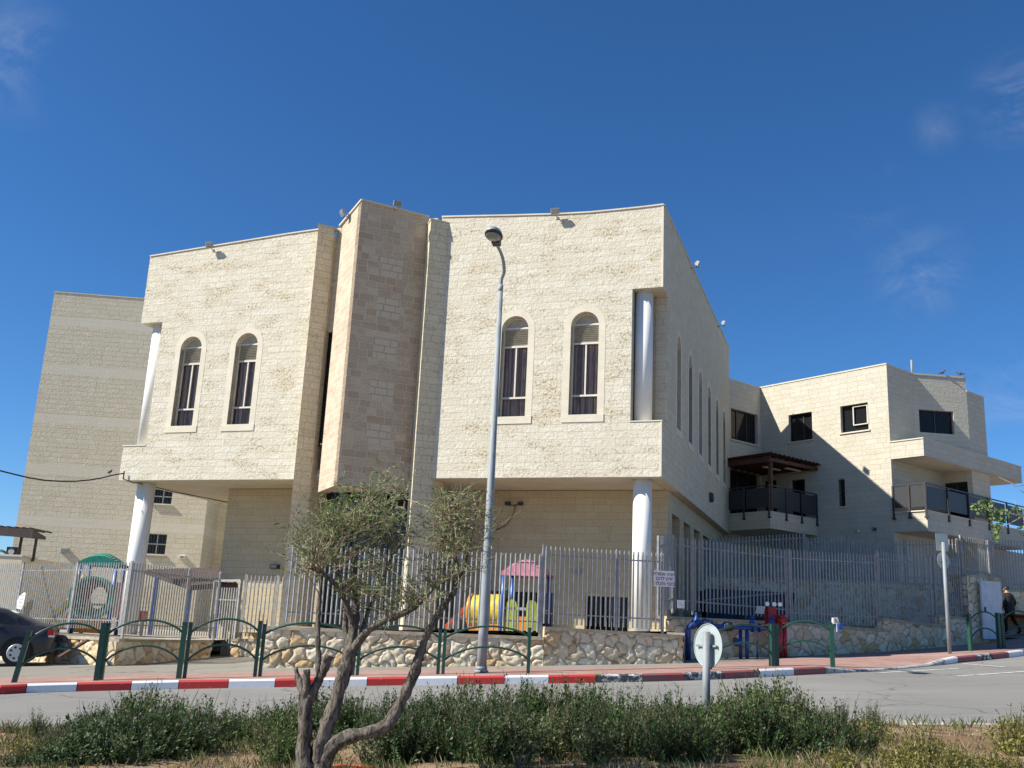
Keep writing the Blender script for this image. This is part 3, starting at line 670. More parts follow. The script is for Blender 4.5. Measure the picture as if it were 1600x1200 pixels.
def walllamp(p, outd, label, mat='lamp_dark', sx=.2, sz=.14, group=None):
    p = V(p); outd = V(outd).normalized(); side = Z.cross(outd).normalized(); t = thing('wall_lamp', label, 'wall lamp', p, group)
    m_ = MB(); m_.box(p+outd*.06, side, Z, outd, sx, sz, .12, taper=.85); m_.build('lamp_body', M[mat], t)
    m_ = MB(); m_.box(p+outd*.123, side, Z, outd, sx*.7, sz*.6, .006); m_.build('lens', M['lens'], t)
walllamp(P(0, 8.45, .66), U, 'small black box lamp on the shaded side wall below the arched windows', sx=.34, sz=.3)
walllamp(P(-12.0, 1.85, -2.35), -W, 'dark oval lamp under the left overhang beside the left buttress', sx=.3, sz=.13)
walllamp(P(-2.7, 2.32, -2.25), -W, 'round grey wall lamp between column and barred window behind the fence', 'lamp_grey', .16, .16)
# broken fitting with dangling cable under the overhang
t = thing('wall_fitting', 'broken lamp fitting with a dangling cable on the wall under the overhang', 'lamp fitting', P(-4.66, 2.3, -.4))
mb = MB(); mb.box(P(-4.83, 2.24, -.38), U, W, Z, .14, .12, .1); mb.box(P(-4.45, 2.24, -.38), U, W, Z, .12, .12, .09); mb.tube([P(-4.83, 2.22, -.42), P(-4.64, 2.22, -.44), P(-4.45, 2.22, -.4)], .014, 6); mb.build('lamp_socket', M['lamp_dark'], t)
mb = MB(); mb.tube([P(-4.6, 2.26, -.44), P(-4.66, 2.25, -.7), P(-4.85, 2.27, -1.0), P(-5.2, 2.27, -1.15)], .012, 6); mb.build('dangling_cable', M['cable'], t)
mb = MB(); mb.tube([P(-7.0+.3, -.15, 6.95), P(-7.0+.3, -.22, 6.95)], .05, 12); o = mb.build('round_plate', M['lamp_grey'], mainb)

# ================================================================ RIGHT HOUSE
RA = R(-51.24)
RU = V((math.cos(RA), math.sin(RA), 0)); RWv = V((-math.sin(RA), math.cos(RA), 0))
RC = at(1385, 570, 35.1); K = 35.1/36.5
def Q(u, w_, z): return RC+RU*(u*K)+RWv*(w_*K)+Z*(z*K)
def hitz(px, py, z):
    d = ray(px, py); p = d*((z-H)/d.z); p = V((p.x, p.y, z)); q = p-RC; return q.dot(RU)/K, q.dot(RWv)/K
rb = thing('stone_house', 'two-storey pale stone house with balconies behind the main building on the right', 'house', Q(-2, 3, -9.6))
vb = Q(0, 0, -4).z
def rslab(name, outer, holes, o, eu, ew, th=.3, mat='stone_right', par=None):
    m_ = MB(); s_ = lambda l: [(a*K, b*K) for a, b in l]
    m_.slab(s_(outer), [s_(h) for h in holes], o, eu, ew, th); return m_.build(name, M[mat], par or rb, v0=vb)
rect = lambda a, b, c, d: [(a, b), (c, b), (c, d), (a, d)]
BZ = -10.6
rslab('front_wall', rect(-5.87, BZ, 0, 0.02), [rect(-4.48, -2.5, -3.36, -1.36), rect(-2.06, -2.42, -.86, -1.34), rect(-2.24, -5.3, -1.98, -4.25), rect(-5.81, -5.66, -5.14, -4.0), rect(-4.46, -5.66, -3.78, -4.08)], Q(0, 0, 0), RU, RWv)
rslab('side_wall', rect(-6.2, BZ, 0, 0.0), [rect(-1.99, -2.5, -.22, -1.2), rect(-2.6, -5.6, -.16, -3.75)], Q(-5.87, 0, 0), RWv, -RU)
def hitu(px, py, uu):                      # point of that sight line on the plane u = uu of the house
    d = ray(px, py); o_ = V((0, 0, H)); t_ = (RC+RU*(uu*K)-o_).dot(RU)/d.dot(RU); return o_+d*t_
UE = 1.2
h_ = hitu(1508, 583, UE); u1, w1 = UE, (h_-RC).dot(RWv)/K
wf_ = (hitu(1518, 730, UE)-RC).dot(RWv)/K; wr_ = (hitu(1546, 745, UE)-RC).dot(RWv)/K
# face of the returned corner and the angled wing
rslab('wing_wall', rect(.31, -3.3, 1.87, 0.0), [], Q(0, 0, 0), RWv, -RU)
rslab('wing_wall', rect(.31, BZ, wf_, -3.3), [], Q(0, 0, 0), RWv, -RU)
rslab('wing_wall', rect(wr_, BZ, 9.5, -6.42), [], Q(.5, 0, 0), RWv, -RU)
p0 = Q(0, 1.87, 0); p1 = Q(u1, w1, 0); wd = V((p1.x-p0.x, p1.y-p0.y, 0)); wl = wd.length/K; wd.normalize(); wnn = V((-wd.y, wd.x, 0))
def onw(px, py):
    d = ray(px, py); o_ = V((0, 0, H)); t_ = (p0-o_).dot(wnn)/d.dot(wnn); p = o_+d*t_-p0; return p.dot(wd)/K, p.z/K
wa = onw(1436, 640); wb_ = onw(1491, 678); wa2 = onw(1437, 676); wb2 = onw(1490, 642)
x0_, x1_ = (wa[0]+wa2[0])/2, (wb_[0]+wb2[0])/2; y1_, y0_ = (wa[1]+wb2[1])/2, (wa2[1]+wb_[1])/2
rslab('wing_wall', rect(0, -3.3, wl, 0.0), [rect(x0_, y0_, x1_, y1_)], p0, wd, wnn)
# lower rear block seen past the wing
q1 = hitu(1537, 622, UE); zt_ = q1.z
mb = MB(); d_ = V((q1.x-p1.x, q1.y-p1.y, 0)); l_ = d_.length; d_.normalize(); nn_ = V((-d_.y, d_.x, 0))
mb.slab([(0, -3.3*K), (l_, -3.3*K), (l_, zt_-p0.z), (0, zt_-p0.z)], [], V((p1.x, p1.y, p0.z)), d_, nn_, .3); mb.build('rear_wall', M['stone_right'], rb, v0=vb)
def fill(a, b, c_, d_2): pass
# solid masses so that light does not leak through
mb = MB(); mb.box(Q(-2.9, 1.4, -.15), RU, RWv, Z, 5.5*K, 2.2*K, .1); mb.add([Q(0, 1.9, -.1), p0-Z*.1, p1-Z*.1, Q(0, w1, -.1)], [(0, 1, 2, 3)]); mb.build('roof', M['plaster'], rb)
# ground-floor walls under the canopy
rslab('lower_wing_wall', rect(0, -5.7, UE, -3.6), [rect(0.04, -5.66, UE-.2, -4.1)], Q(0, wf_, 0), RU, RWv, mat='stone_side')
rslab('lower_wing_wall', rect(wf_+.3, BZ, wr_, -3.66), [], Q(UE, 0, 0), RWv, -RU, mat='stone_side')
rslab('lower_wing_wall', rect(-.2, BZ, UE, -6.4), [], Q(0, wf_, 0), RU, RWv, mat='stone_side')
def rwin(a, b, c, d, o, eu, ew, mull, sash=None, name='window', depth=.16):
    m_ = MB(); q = lambda x, z, dd: o+eu*(x*K)+Z*(z*K)+ew*dd
    fr = MB(); t_ = .045
    for (xa, za, xb, zb_) in ((a, b, a, d), (c, b, c, d), (a, b, c, b), (a, d, c, d)): fr.bar(q(xa, za, depth), q(xb, zb_, depth), t_, .05, side=eu if xa == xb else None)
    for x in mull: fr.bar(q(x, b, depth), q(x, d, depth), t_*.8, .05, side=eu)
    f = fr.build(name, M['dark_frame'], rb)
    m_.poly([q(a, b, depth+.01), q(c, b, depth+.01), q(c, d, depth+.01), q(a, d, depth+.01)]); m_.build('pane', M['dark_glass'], f)
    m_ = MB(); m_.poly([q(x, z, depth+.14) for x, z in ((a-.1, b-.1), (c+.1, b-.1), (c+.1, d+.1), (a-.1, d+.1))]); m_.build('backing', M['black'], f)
    if sash:
        s_ = MB(); x0, z0, x1, z1 = sash
        for (xa, za, xb, zb_) in ((x0, z0, x0, z1), (x1, z0, x1, z1), (x0, z0, x1, z0), (x0, z1, x1, z1)): s_.bar(q(xa, za, depth-.06), q(xb, zb_, depth-.06), .04, .035, side=eu if xa == xb else None)
        s_.build('sash', M['frame'], f)
    return f
F0 = (Q(0, 0, 0), RU, RWv); S0 = (Q(-5.87, 0, 0), RWv, -RU)
rwin(-4.48, -2.5, -3.36, -1.36, *F0, [-3.85])
rwin(-2.06, -2.42, -.86, -1.34, *F0, [], (-1.55, -2.15, -.95, -1.42))
rwin(-5.81, -5.66, -5.14, -4.0, *F0, []); rwin(-4.46, -5.66, -3.78, -4.08, *F0, [])
sw = rwin(-2.24, -5.3, -1.98, -4.25, *F0, [])
mb = MB()
for k in range(3): mb.bar(Q(-2.18+k*.07, -.01, -5.35), Q(-2.18+k*.07, -.01, -4.2), .014, .014, side=RU)
for k in range(6): mb.bar(Q(-2.25, -.01, -5.28+k*.2), Q(-1.97, -.01, -5.28+k*.2), .014, .014)
mb.build('grille', M['lamp_dark'], sw)
rwin(-1.99, -2.5, -.22, -1.2, *S0, [-1.45, -.8])
rwin(-2.6, -5.6, -.16, -3.75, *S0, [-1.45, -.75])
rwin(x0_, y0_, x1_, y1_, p0, wd, wnn, [(x0_+x1_)/2])
rwin(.04, -5.66, UE-.2, -4.1, Q(0, wf_, 0), RU, RWv, [.5])
for a, c, b, (o_, eu_, ew_) in ((-4.48, -3.36, -2.5, F0), (-2.06, -.86, -2.42, F0), (-1.99, -.22, -2.5, S0), (-2.24, -1.98, -5.3, F0)):
    mb = MB(); mb.box(o_+eu_*((a+c)/2*K)+Z*(b*K-.03)+ew_*.05, eu_, ew_, Z, (c-a)*K+.12, .2, .05); mb.build('sill', M['trim'], rb)
# parapet coping
mb = MB(); cope([Q(-5.87, 0, .02), Q(0, 0, .02)], mb, .3, .05, .025); cope([Q(0, 0, .0), Q(0, 1.87, .0)], mb, .3, .045, .02); cope([p0, p0+wd*wl*K], mb, .3, .05, .025); cope([Q(-5.87, -6.2, 0), Q(-5.87, 0, 0)], mb, .3, .045, .02)
mb.build('parapet_coping', M['coping'], rb)
mb = MB(); cope([V((p1.x, p1.y, zt_)), q1], mb, .3, .05, .02); mb.build('parapet_coping', M['coping'], rb)
# canopy over the right balcony
mb = MB(); cz = -3.35
mb.box(Q(.65, 3.9, cz), RU, RWv, Z, 1.32*K, 7.8*K, .64*K); mb.build('canopy', M['stone_right'], rb, v0=vb)
mb = MB(); mb.box(Q(.65, 3.9, -3.01), RU, RWv, Z, 1.36*K, 7.86*K, .045); mb.build('canopy_coping', M['coping'], rb)
mb = MB(); mb.box(Q(.65, 3.9, -3.69), RU, RWv, Z, 1.28*K, 7.7*K, .015); mb.build('canopy_soffit', M['plaster'], rb)
def railing(pts, posts_per, label, hgt=.98, drop=.25):
    t = thing('balcony_railing', label, 'railing', pts[0])
    for i, (a, b) in enumerate(zip(pts, pts[1:])):
        a, b = V(a), V(b); d = (b-a).normalized(); nn = V((d.y, -d.x, 0)); m_ = MB()
        m_.bar(a+Z*hgt, b+Z*hgt, .05, .04); m_.build('handrail', M['dark_frame'], t)
        n_ = posts_per[i]
        for k in range(n_+1):
            if i > 0 and k == 0: continue
            p = a+(b-a)*(k/n_); m_ = MB(); m_.bar(p-Z*drop+nn*.03, p+Z*hgt+nn*.03, .06, .05, side=d); m_.box(p-Z*drop+nn*.02, d, nn, Z, .12, .09, .05); m_.build('post', M['dark_frame'], t)
        m_ = MB()
        for k in range(n_):
            p, q = a+(b-a)*((k+.07)/n_), a+(b-a)*((k+.93)/n_); m_.box((p+q)/2+Z*(hgt/2+.02), d, nn, Z, (q-p).length, .012, hgt-.2)
        m_.build('glass_panel', M['smoked'], t)
    return t
def balcony(u0, u1_, w0, w1_, zt, zb_):
    m_ = MB(); m_.box(Q((u0+u1_)/2, (w0+w1_)/2, (zt+zb_)/2), RU, RWv, Z, (u1_-u0)*K, (w1_-w0)*K, (zt-zb_)*K); return m_
b1 = balcony(-5.86, -3.25, -3.05, -.005, -5.77, -6.38).build('balcony', M['stone_side'], rb, v0=vb)
b2 = balcony(.005, 1.3, .0, 7.8, -5.69, -6.4); b2.build('balcony', M['stone_right'], rb, v0=vb)
mb = MB(); mb.box(Q(-4.56, -1.53, -5.75), RU, RWv, Z, 2.66*K, 3.1*K, .04); mb.build('balcony_cap', M['coping'], rb)
mb = MB(); mb.box(Q(.66, 3.9, -5.67), RU, RWv, Z, 1.36*K, 7.9*K, .04); mb.build('balcony_cap', M['coping'], rb)
rl1 = railing([Q(-5.6, -3.05, -5.72), Q(-3.25, -3.05, -5.72), Q(-3.25, -.06, -5.72)], [2, 3], 'dark railing with smoked glass round the balcony under the brown pergola', .93)
rl2 = railing([Q(.04, -.02, -5.64), Q(1.3, -.02, -5.64), Q(1.3, 7.75, -5.64)], [2, 5], 'dark railing with smoked glass round the right balcony under the stone canopy', .93)
# pergola on the left balcony
pg = thing('pergola', 'brown timber pergola with corrugated roof over the left balcony of the right house', 'pergola', Q(-3.3, -2.95, -5.7))
mb = MB(); mb.bar(Q(-3.3, -2.9, -5.7), Q(-3.3, -2.9, -3.7), .12, .12, side=RU); mb.build('post', M['rust_brown'], pg)
for k in range(8):
    mb = MB(); y = -3.1+k*.42; mb.bar(Q(-5.86, y, -3.72), Q(-3.15, y, -3.72), .06, .12); mb.build('rafter', M['rust_brown'], pg)
mb = MB(); mb.bar(Q(-3.2, -3.15, -3.78), Q(-3.2, .0, -3.74), .08, .12); mb.bar(Q(-5.8, -3.12, -3.82), Q(-3.2, -3.12, -3.82), .08, .12); mb.build('beam', M['rust_brown'], pg)
mb = MB(); vs = []; nn = 60
for i in range(nn+1):
    y = -3.3+3.4*i/nn; z = -3.6+.03*math.sin(i*1.3)
    vs += [Q(-5.86, y, z-.02), Q(-3.0, y, z+.02)]
mb.add(vs, [(2*i, 2*i+1, 2*i+3, 2*i+2) for i in range(nn)], True); mb.add([v+Z*.02 for v in vs], [(2*i, 2*i+2, 2*i+3, 2*i+1) for i in range(nn)], True); mb.build('corrugated_roof', M['rust_brown'], pg)
mb = MB(); mb.box(Q(-4.2, -1.6, -3.84), RU, RWv, Z, .12, 1.0, .05); mb.box(Q(-3.7, -.9, -3.84), RU, RWv, Z, .12, .9, .05); mb.build('lamp_tube', M['plaster'], pg)
for (p, lb, mt) in ((Q(-1.48, -.0, -6.28), 'small white lamp on the shaded wall of the right house above the fence', 'white_paint'), (Q(-.78, 0, -6.24), 'small dark lamp on the shaded wall of the right house, right of the white lamp', 'lamp_dark')): walllamp(p, -RWv, lb, mt, .12, .1)
# vent pipe and birds on the roof
o = thing('vent_pipe', 'pale vertical vent pipe on the roof of the right house', 'pipe', p0); mb = MB(); q = p0+wd*.12+wnn*.2; mb.tube([q-Z*.1, q+Z*.62], .045, 10); mb.build('pipe', M['galv_pole'], o)
def bird(p, d, label, s=1.0):
    t = thing('bird', label, 'bird', p, None); d = V(d).normalized(); sd = Z.cross(d).normalized(); m_ = MB(); p = V(p)
    m_.tube([p+Z*.07*s-d*.16*s, p+Z*.08*s-d*.08*s, p+Z*.10*s-d*.03*s, p+Z*.115*s+d*.04*s, p+Z*.15*s+d*.075*s, p+Z*.165*s+d*.10*s, p+Z*.16*s+d*.135*s], [.008*s, .018*s, .04*s, .042*s, .022*s, .024*s, .004*s], 10)
    m_.build('body', M['lamp_dark'], t)
    for k in (-1, 1):
        m_ = MB(); m_.tube([p+sd*k*.015*s, p+sd*k*.015*s+Z*.08*s], .004*s, 5); m_.build('leg', M['lamp_dark'], t)
f1 = (onw(1472, 581)[0], onw(1500, 582)[0])
bird(p0+wd*f1[0]*K+Z*.05, RU, 'dark bird on the right house roof edge, nearer the vent pipe', 1.1)
bird(p0+wd*f1[1]*K+Z*.05, -RU, 'dark bird at the right end of the right house roof edge', 1.2)

# ================================================================ LEFT BACK BLOCK
LY = 42.0; LAz = R(5.637); LU = V((math.cos(LAz), math.sin(LAz), 0)); LW2 = V((-math.sin(LAz), math.cos(LAz), 0)); LO = at(28, 820, LY); k2 = LY/35
def Lp(u, w_, z): return LO+LU*(u*k2)+LW2*(w_*k2)+Z*(z*k2)
lb = thing('stone_block', 'plain tall stone block with pale horizontal bands behind the left end of the main building', 'building', Lp(3, 3, -4))
s_ = lambda l: [(a*k2, b*k2) for a, b in l]
mb = MB(); mb.slab(s_(rect(-.06, -5, 6.35, 8.59)), [s_(rect(4.44, 1.02, 5.1, 1.55)), s_(rect(4.42, -.76, 5.1, -.05))], Lp(0, 0, 0), LU, LW2, .3); mb.build('front_wall', M['stone_left'], lb, v0=LO.z+.36*k2-.42)
mb = MB(); mb.slab(s_(rect(.25, -5, 7, 8.59)), [], Lp(6.35, 0, 0), LW2, -LU, .3); mb.slab(s_(rect(.25, -5, 7, 8.59)), [], Lp(-.06, 0, 0), LW2, LU, .3); mb.build('side_wall', M['stone_left'], lb, v0=LO.z+.36*k2-.42)
mb = MB(); mb.slab(s_(rect(6.35, -5, 9.5, 3.5)), [], Lp(0, 2.4, 0), LU, LW2, .3); mb.build('rear_wall', M['stone_left'], lb, v0=LO.z+.36*k2-.42)
mb = MB(); cope([Lp(-.08, 0, 8.59), Lp(6.37, 0, 8.59)], mb, .3, .05, .02); mb.build('parapet_coping', M['stone_left'], lb)
mb = MB(); mb.box(Lp(3.1, 3.6, 8.2), LU, LW2, Z, 6*k2, 6.6*k2, .1); mb.build('roof', M['plaster'], lb)
for (a, b, c, d) in ((4.44, 1.02, 5.1, 1.55), (4.42, -.76, 5.1, -.05)):
    fr = MB(); q = lambda x, z, dd: Lp(x, 0, z)+LW2*dd
    for (xa, za, xb, zb_) in ((a, b, a, d), (c, b, c, d), (a, b, c, b), (a, d, c, d), (a, (b+d)/2, c, (b+d)/2), ((a+c)/2, b, (a+c)/2, d)): fr.bar(q(xa, za, .14), q(xb, zb_, .14), .05, .05, side=LU if xa == xb else None)
    f = fr.build('window', M['frame'], lb)
    m_ = MB(); m_.poly([q(a, b, .15), q(c, b, .15), q(c, d, .15), q(a, d, .15)]); m_.build('pane', M['dark_glass'], f)
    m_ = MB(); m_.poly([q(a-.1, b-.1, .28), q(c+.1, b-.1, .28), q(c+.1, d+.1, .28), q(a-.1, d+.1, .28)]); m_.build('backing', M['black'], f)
    m_ = MB()
    for k in range(7): x = a+(c-a)*(k+.5)/7; m_.bar(q(x, b, .03), q(x, d, .03), .016, .016, side=LU)
    m_.build('grille', M['lamp_dark'], f)
    m_ = MB(); m_.box(q((a+c)/2, b-.03, .02), LU, LW2, Z, (c-a)*k2+.1, .2, .05); m_.build('sill', M['trim'], f)
walllamp(Lp(1.7, 0, -.8), -LW2, 'square grey wall lamp low on the left stone block above the playground', 'lamp_grey', .3, .22)
walllamp(Lp(5.72, 0, -.82), -LW2, 'small white bell-shaped lamp on the left stone block right of the lower window', 'white_paint', .22, .16)
walllamp(Lp(6.9, 2.4, -1.0), -LW2, 'square dark-framed lamp on the shaded strip between the left block and the main building', 'lamp_grey', .34, .26)
o = thing('wall_vent', 'small round vent on the second pale band of the left stone block', 'vent', Lp(3.05, 0, 5.85)); q = at(177, 570, LY+.4); mb = MB(); mb.tube([V((q.x, q.y-.02, q.z)), V((q.x, q.y+.4, q.z))], .1, 12); mb.build('pipe_end', M['lamp_grey'], o)

# ================================================================ BOUNDARY WALLS (x, y of the front base at real depths)
import numpy as np
def rubble_face(par, a, d, nn, L, za, zb_, t0, t1, seed=0, res=.026, cell=.30):
    rg_ = np.random.RandomState(seed); nu, nv = max(2, int(L/res)), max(2, int(max(t0-za, t1-zb_)/res))
    uu = np.linspace(0, 1, nu+1)[:, None]*np.ones((1, nv+1)); vv = np.ones((nu+1, 1))*np.linspace(0, 1, nv+1)[None, :]
    zl_ = za+(zb_-za)*uu; zh = t0+(t1-t0)*uu; zz = zl_+(zh-zl_)*vv; xx = uu*L
    wx = xx+.03*np.sin(zz*17+xx*5)+.02*np.sin(xx*31); wz = (zz+.03*np.sin(xx*13)+.018*np.sin(zz*37+xx*9))*1.12
    d1 = np.full(xx.shape, 9.); d2 = d1.copy(); c1 = np.zeros(xx.shape); c2 = c1.copy(); c3 = c1.copy()
    z0 = min(za, zb_)*1.12-.5
    for i in range(-2, int(L/cell)+3):
        for j in range(-1, int((max(t0, t1)*1.12-z0)/cell)+2):
            sx = (i+rg_.uniform(.05, .95)+.5*(j % 2))*cell; sz = z0+(j+rg_.uniform(.1, .9))*cell; r1, r2, r3 = rg_.rand(3); wgt = .8+.5*r3
            i0, i1 = max(0, int((sx-3*cell)/L*nu)), min(nu+1, int((sx+3*cell)/L*nu)+2)
            if i1 <= i0: continue
            dd = np.hypot(wx[i0:i1]-sx, wz[i0:i1]-sz)/wgt
            D1, D2 = d1[i0:i1], d2[i0:i1]; m_ = dd < D1
            D2[...] = np.where(m_, D1, np.minimum(D2, dd)); c1[i0:i1] = np.where(m_, r1, c1[i0:i1]); c2[i0:i1] = np.where(m_, r2, c2[i0:i1]); c3[i0:i1] = np.where(m_, r3, c3[i0:i1]); D1[...] = np.where(m_, dd, D1)
    e = np.clip((d2-d1-.012)/.055, 0, 1); e = e*e*(3-2*e); joint = .85*(1-np.clip((d2-d1-.006)/.02, 0, 1))
    ns = rg_.rand(*xx.shape); ns = (ns+np.roll(ns, 1, 0)+np.roll(ns, 1, 1)+np.roll(ns, -1, 0)+np.roll(ns, -1, 1))/5
    h = .004+e*(.020+.020*c3+.024*(ns-.5)+.009*np.sin(xx*23+c1*20)*np.cos(zz*29+c2*20))
    off_ = wloc(par); A_ = np.array(a)-np.array(off_); D_ = np.array(d); N_ = np.array(nn)
    co = A_[None, None, :]+xx[..., None]*D_+h[..., None]*N_; co[..., 2] = zz-off_.z
    me = bpy.data.meshes.new('stone_face'); idx = np.arange((nu+1)*(nv+1)).reshape(nu+1, nv+1)
    q = np.stack([idx[:-1, :-1], idx[1:, :-1], idx[1:, 1:], idx[:-1, 1:]], -1).reshape(-1, 4)
    me.from_pydata(co.reshape(-1, 3).tolist(), [], q.tolist())
    at_ = me.color_attributes.new('stones', 'FLOAT_COLOR', 'POINT'); at_.data.foreach_set('color', np.stack([c1, c2, joint, np.ones_like(c1)], -1).astype(np.float32).ravel())
    for p in me.polygons: p.use_smooth = True
    me.materials.append(M['rubble_real']); o = bpy.data.objects.new('stone_face', me); C.objects.link(o); o.parent = par
def rubble_real():
    m = NT('rubble_masonry'); at_ = m.n('Attribute', attribute_name='stones'); sp_ = m.n('SeparateColor', {0: at_.outputs['Color']}); r1, r2, j = sp_.outputs
    a = m.mix(r1, (.72, .585, .39, 1), (.86, .775, .585, 1)); a = m.mix(m.ramp(r2, .75, .97), a, (.62, .42, .22, 1)); a = m.mix(m.ramp(r2, .0, .15, .5, 0), a, (.55, .50, .42, 1))
    a = m.mix(m.ramp(m.noise(9, 6, .75), .45, .7, 0, .6), a, (.50, .36, .20, 1)); a = m.mix(m.ramp(m.noise(45, 4, .7), .5, .72, 0, .5), a, (.34, .25, .15, 1))
    jm = m.mix(m.noise(12, 3), (.13, .085, .045, 1), (.30, .22, .13, 1)); a = m.mix(j, a, jm)
    m.set('Base Color', a); m.set('Roughness', .95); m.set('Specular IOR Level', .1); m.set('Normal', m.bump(m.noise(40, 5, .7), .35, .012)); return m.m
M['rubble_real'] = rubble_real(); M['mortar'] = plain('brown_mortar', (.2, .14, .08), .95, var=.3)
WSEED = [0]
def wallrun(name, label, a, b, za, zb_, t0, t1, th=.3, cap=.07, capw=.42, mat='rubble', par=None, capm='wallcap', v0=0):
    a = V((a.x, a.y, 0)); b = V((b.x, b.y, 0)); d = (b-a).normalized(); nn = V((d.y, -d.x, 0))     # nn faces the street
    L = (b-a).length
    t = par or thing(name, label, 'wall', (a+b)/2+Z*min(za, zb_))
    m_ = MB(); m_.slab([(0, za-.3), (L, zb_-.3), (L, t1-cap), (0, t0-cap)], [], a, d, -nn, th)
    m_.build('wall_core', M['rubble'], t)
    if mat == 'rubble':
        WSEED[0] += 1; far = a.y > 32; rubble_face(t, a, d, nn, L, za-.12, zb_-.12, t0-cap+.004, t1-cap+.004, WSEED[0], .05 if far else .026, .34 if far else .30)
    if cap:
        m_ = MB(); p, q = a+Z*(t0-cap/2)-nn*(th/2), b+Z*(t1-cap/2)-nn*(th/2); dd = (q-p).normalized(); m_.box((p+q)/2, dd, nn, dd.cross(nn)*-1, (q-p).length, capw, cap); m_.build('coping', M[capm], t)
    return t
def xy(px, py, Y): return at(px, py, Y)
a1, b1_ = xy(-70, 985, 29.4), xy(182, 997, 24.45)
wallrun('rubble_wall', 'low rubble wall behind the parked grey car, left of the playground', a1, b1_, g(a1.x, a1.y)+.1, g(b1_.x, b1_.y)+.1, a1.z, b1_.z)
c1, d1 = xy(183, 998, 24.3), xy(331, 1000, 28.3)
wallrun('rubble_wall', 'shaded rubble wall running back from the pavement to the open gate', c1, d1, g(c1.x, c1.y)+.1, g(d1.x, d1.y)+.1, c1.z, d1.z)
e_, f_ = xy(363, 998, 28.6), xy(480, 998, 28.3)
wallrun('rubble_wall', 'short rubble wall just right of the open gate', e_, f_, g(e_.x, e_.y)+.1, g(f_.x, f_.y)+.1, e_.z, f_.z)
g1, g2, g3 = xy(413, 978, 23.05), xy(850, 995, 23.3), xy(1066, 990, 24.0)
zl = at(413, 978, 22.9).z; zm = at(850, 995, 23.3).z
fwl = wallrun('rubble_wall', 'long sunlit rubble wall in front of the main building with a step in its coping', g1, g2, g(g1.x, g1.y)+.1, g(g2.x, g2.y)+.1, zl, zm, v0=0)
zs0, zs1 = at(855, 979, 23.25).z, at(1040, 991, 24.2).z
wallrun('', '', g2, g3, g(g2.x, g2.y)+.1, g(g3.x, g3.y)+.1, zs0, zs1, par=fwl)
d_ = (g2-g1); d_.z = 0; d_.normalize(); bk_ = V((-d_.y, d_.x, 0))
gg = V((g1.x, g1.y, 0)); h1_ = gg+bk_*5.2+d_*.3; wallrun('', '', h1_, gg+d_*.3+bk_*.32, g(h1_.x, h1_.y)+.1, g(g1.x, g1.y)+.1, zl, zl, par=fwl)
i0, i1 = xy(1040, 964, 25.9), xy(1216, 972, 27.1)
wt0, wt1 = at(1067, 964, 26.0).z, at(1216, 971, 27.1).z
d2 = (g3-g2); d2.z = 0; d2.normalize()
rw = wallrun('rubble_wall', 'shaded rubble wall behind the blue water pipes', i0, i1, g(i0.x, i0.y)+.1, g(i1.x, i1.y)+.1, wt0, wt1)
wallrun('', '', V((g3.x, g3.y, 0)), V((xy(1062, 990, 26.0).x, 26.0, 0)), g(g3.x, g3.y)+.1, g(g3.x, 26)+.1, zs1+.05, zs1+.05, cap=.06, par=fwl)
j0, j1 = xy(1214, 971, 26.9), xy(1388, 984, 28.4)
wallrun('rubble_wall', 'shaded rubble wall right of the red standpipe with a sloping coping', j0, j1, g(j0.x, j0.y)+.1, g(j1.x, j1.y)+.1, at(1232, 972, 27.0).z, at(1388, 984, 28.4).z)
k0, k1 = xy(1378, 966, 28.35), xy(1480, 977, 29.9)
wallrun('rubble_wall', 'shaded rubble wall behind the pole with two bare sign backs', k0, k1, g(k0.x, k0.y)+.1, g(k1.x, k1.y)+.1, at(1379, 966, 28.4).z, at(1478, 977, 29.9).z)
l0, l1 = xy(1466, 961, 29.75), xy(1513, 965, 30.6)
wallrun('rubble_wall', 'short rubble wall with reddish coping beside the stone gate pillar', l0, l1, g(l0.x, l0.y)+.1, g(l1.x, l1.y)+.1, at(1467, 961, 29.8).z, at(1509, 965, 30.6).z)
m0, m1 = xy(1509, 900, 30.6), xy(1562, 905, 31.3)
wallrun('stone_pillar', 'tall rubble gate pillar carrying the white metal door', m0, m1, g(m0.x, m0.y)+.1, g(m1.x, m1.y)+.1, at(1509, 897, 30.6).z, at(1562, 903, 31.3).z, th=.8, capw=.86)
n0, n1 = xy(1545, 921, 36.5), xy(1700, 921, 36.8)
wallrun('rubble_wall', 'rubble retaining wall behind the walking person at the right edge', n0, n1, g(n0.x, n0.y)-.2, g(n1.x, n1.y)-.2, at(1560, 921, 36.6).z, at(1600, 921, 36.6).z)
o0, o1 = xy(1085, 905, 33.0), xy(1500, 915, 33.0)
wallrun('rubble_wall', 'inner rubble terrace wall seen through the fence below the right house', o0, o1, 1.6, 1.6, at(1240, 905, 33).z, at(1480, 912, 33).z)
# white metal door on the pillar
dd_ = (m1-m0); dd_.z = 0; dd_.normalize(); dn = V((dd_.y, -dd_.x, 0))
pA, pB = at(1526, 907, 30.72), at(1557, 908, 31.1)
t = thing('metal_door', 'white metal cabinet door mounted on the stone pillar beside the steps', 'door', V((pA.x, pA.y, g(pA.x, pA.y)+.15)))
zb0 = at(1535, 998, 30.8).z; mid = (pA+pB)/2
wdt = (V((pB.x, pB.y, 0))-V((pA.x, pA.y, 0))).length; zt0 = pA.z
cc = V((mid.x, mid.y, (zb0+zt0)/2))+dn*.1
mb = MB(); mb.box(cc, dd_, dn, Z, wdt, .06, zt0-zb0); mb.build('door_leaf', M['door_white'], t)
mb = MB(); mb.box(cc+dn*.04+Z*.0-dd_*wdt*.38, dd_, dn, Z, .05, .04, .16); mb.build('handle', M['lamp_dark'], t)
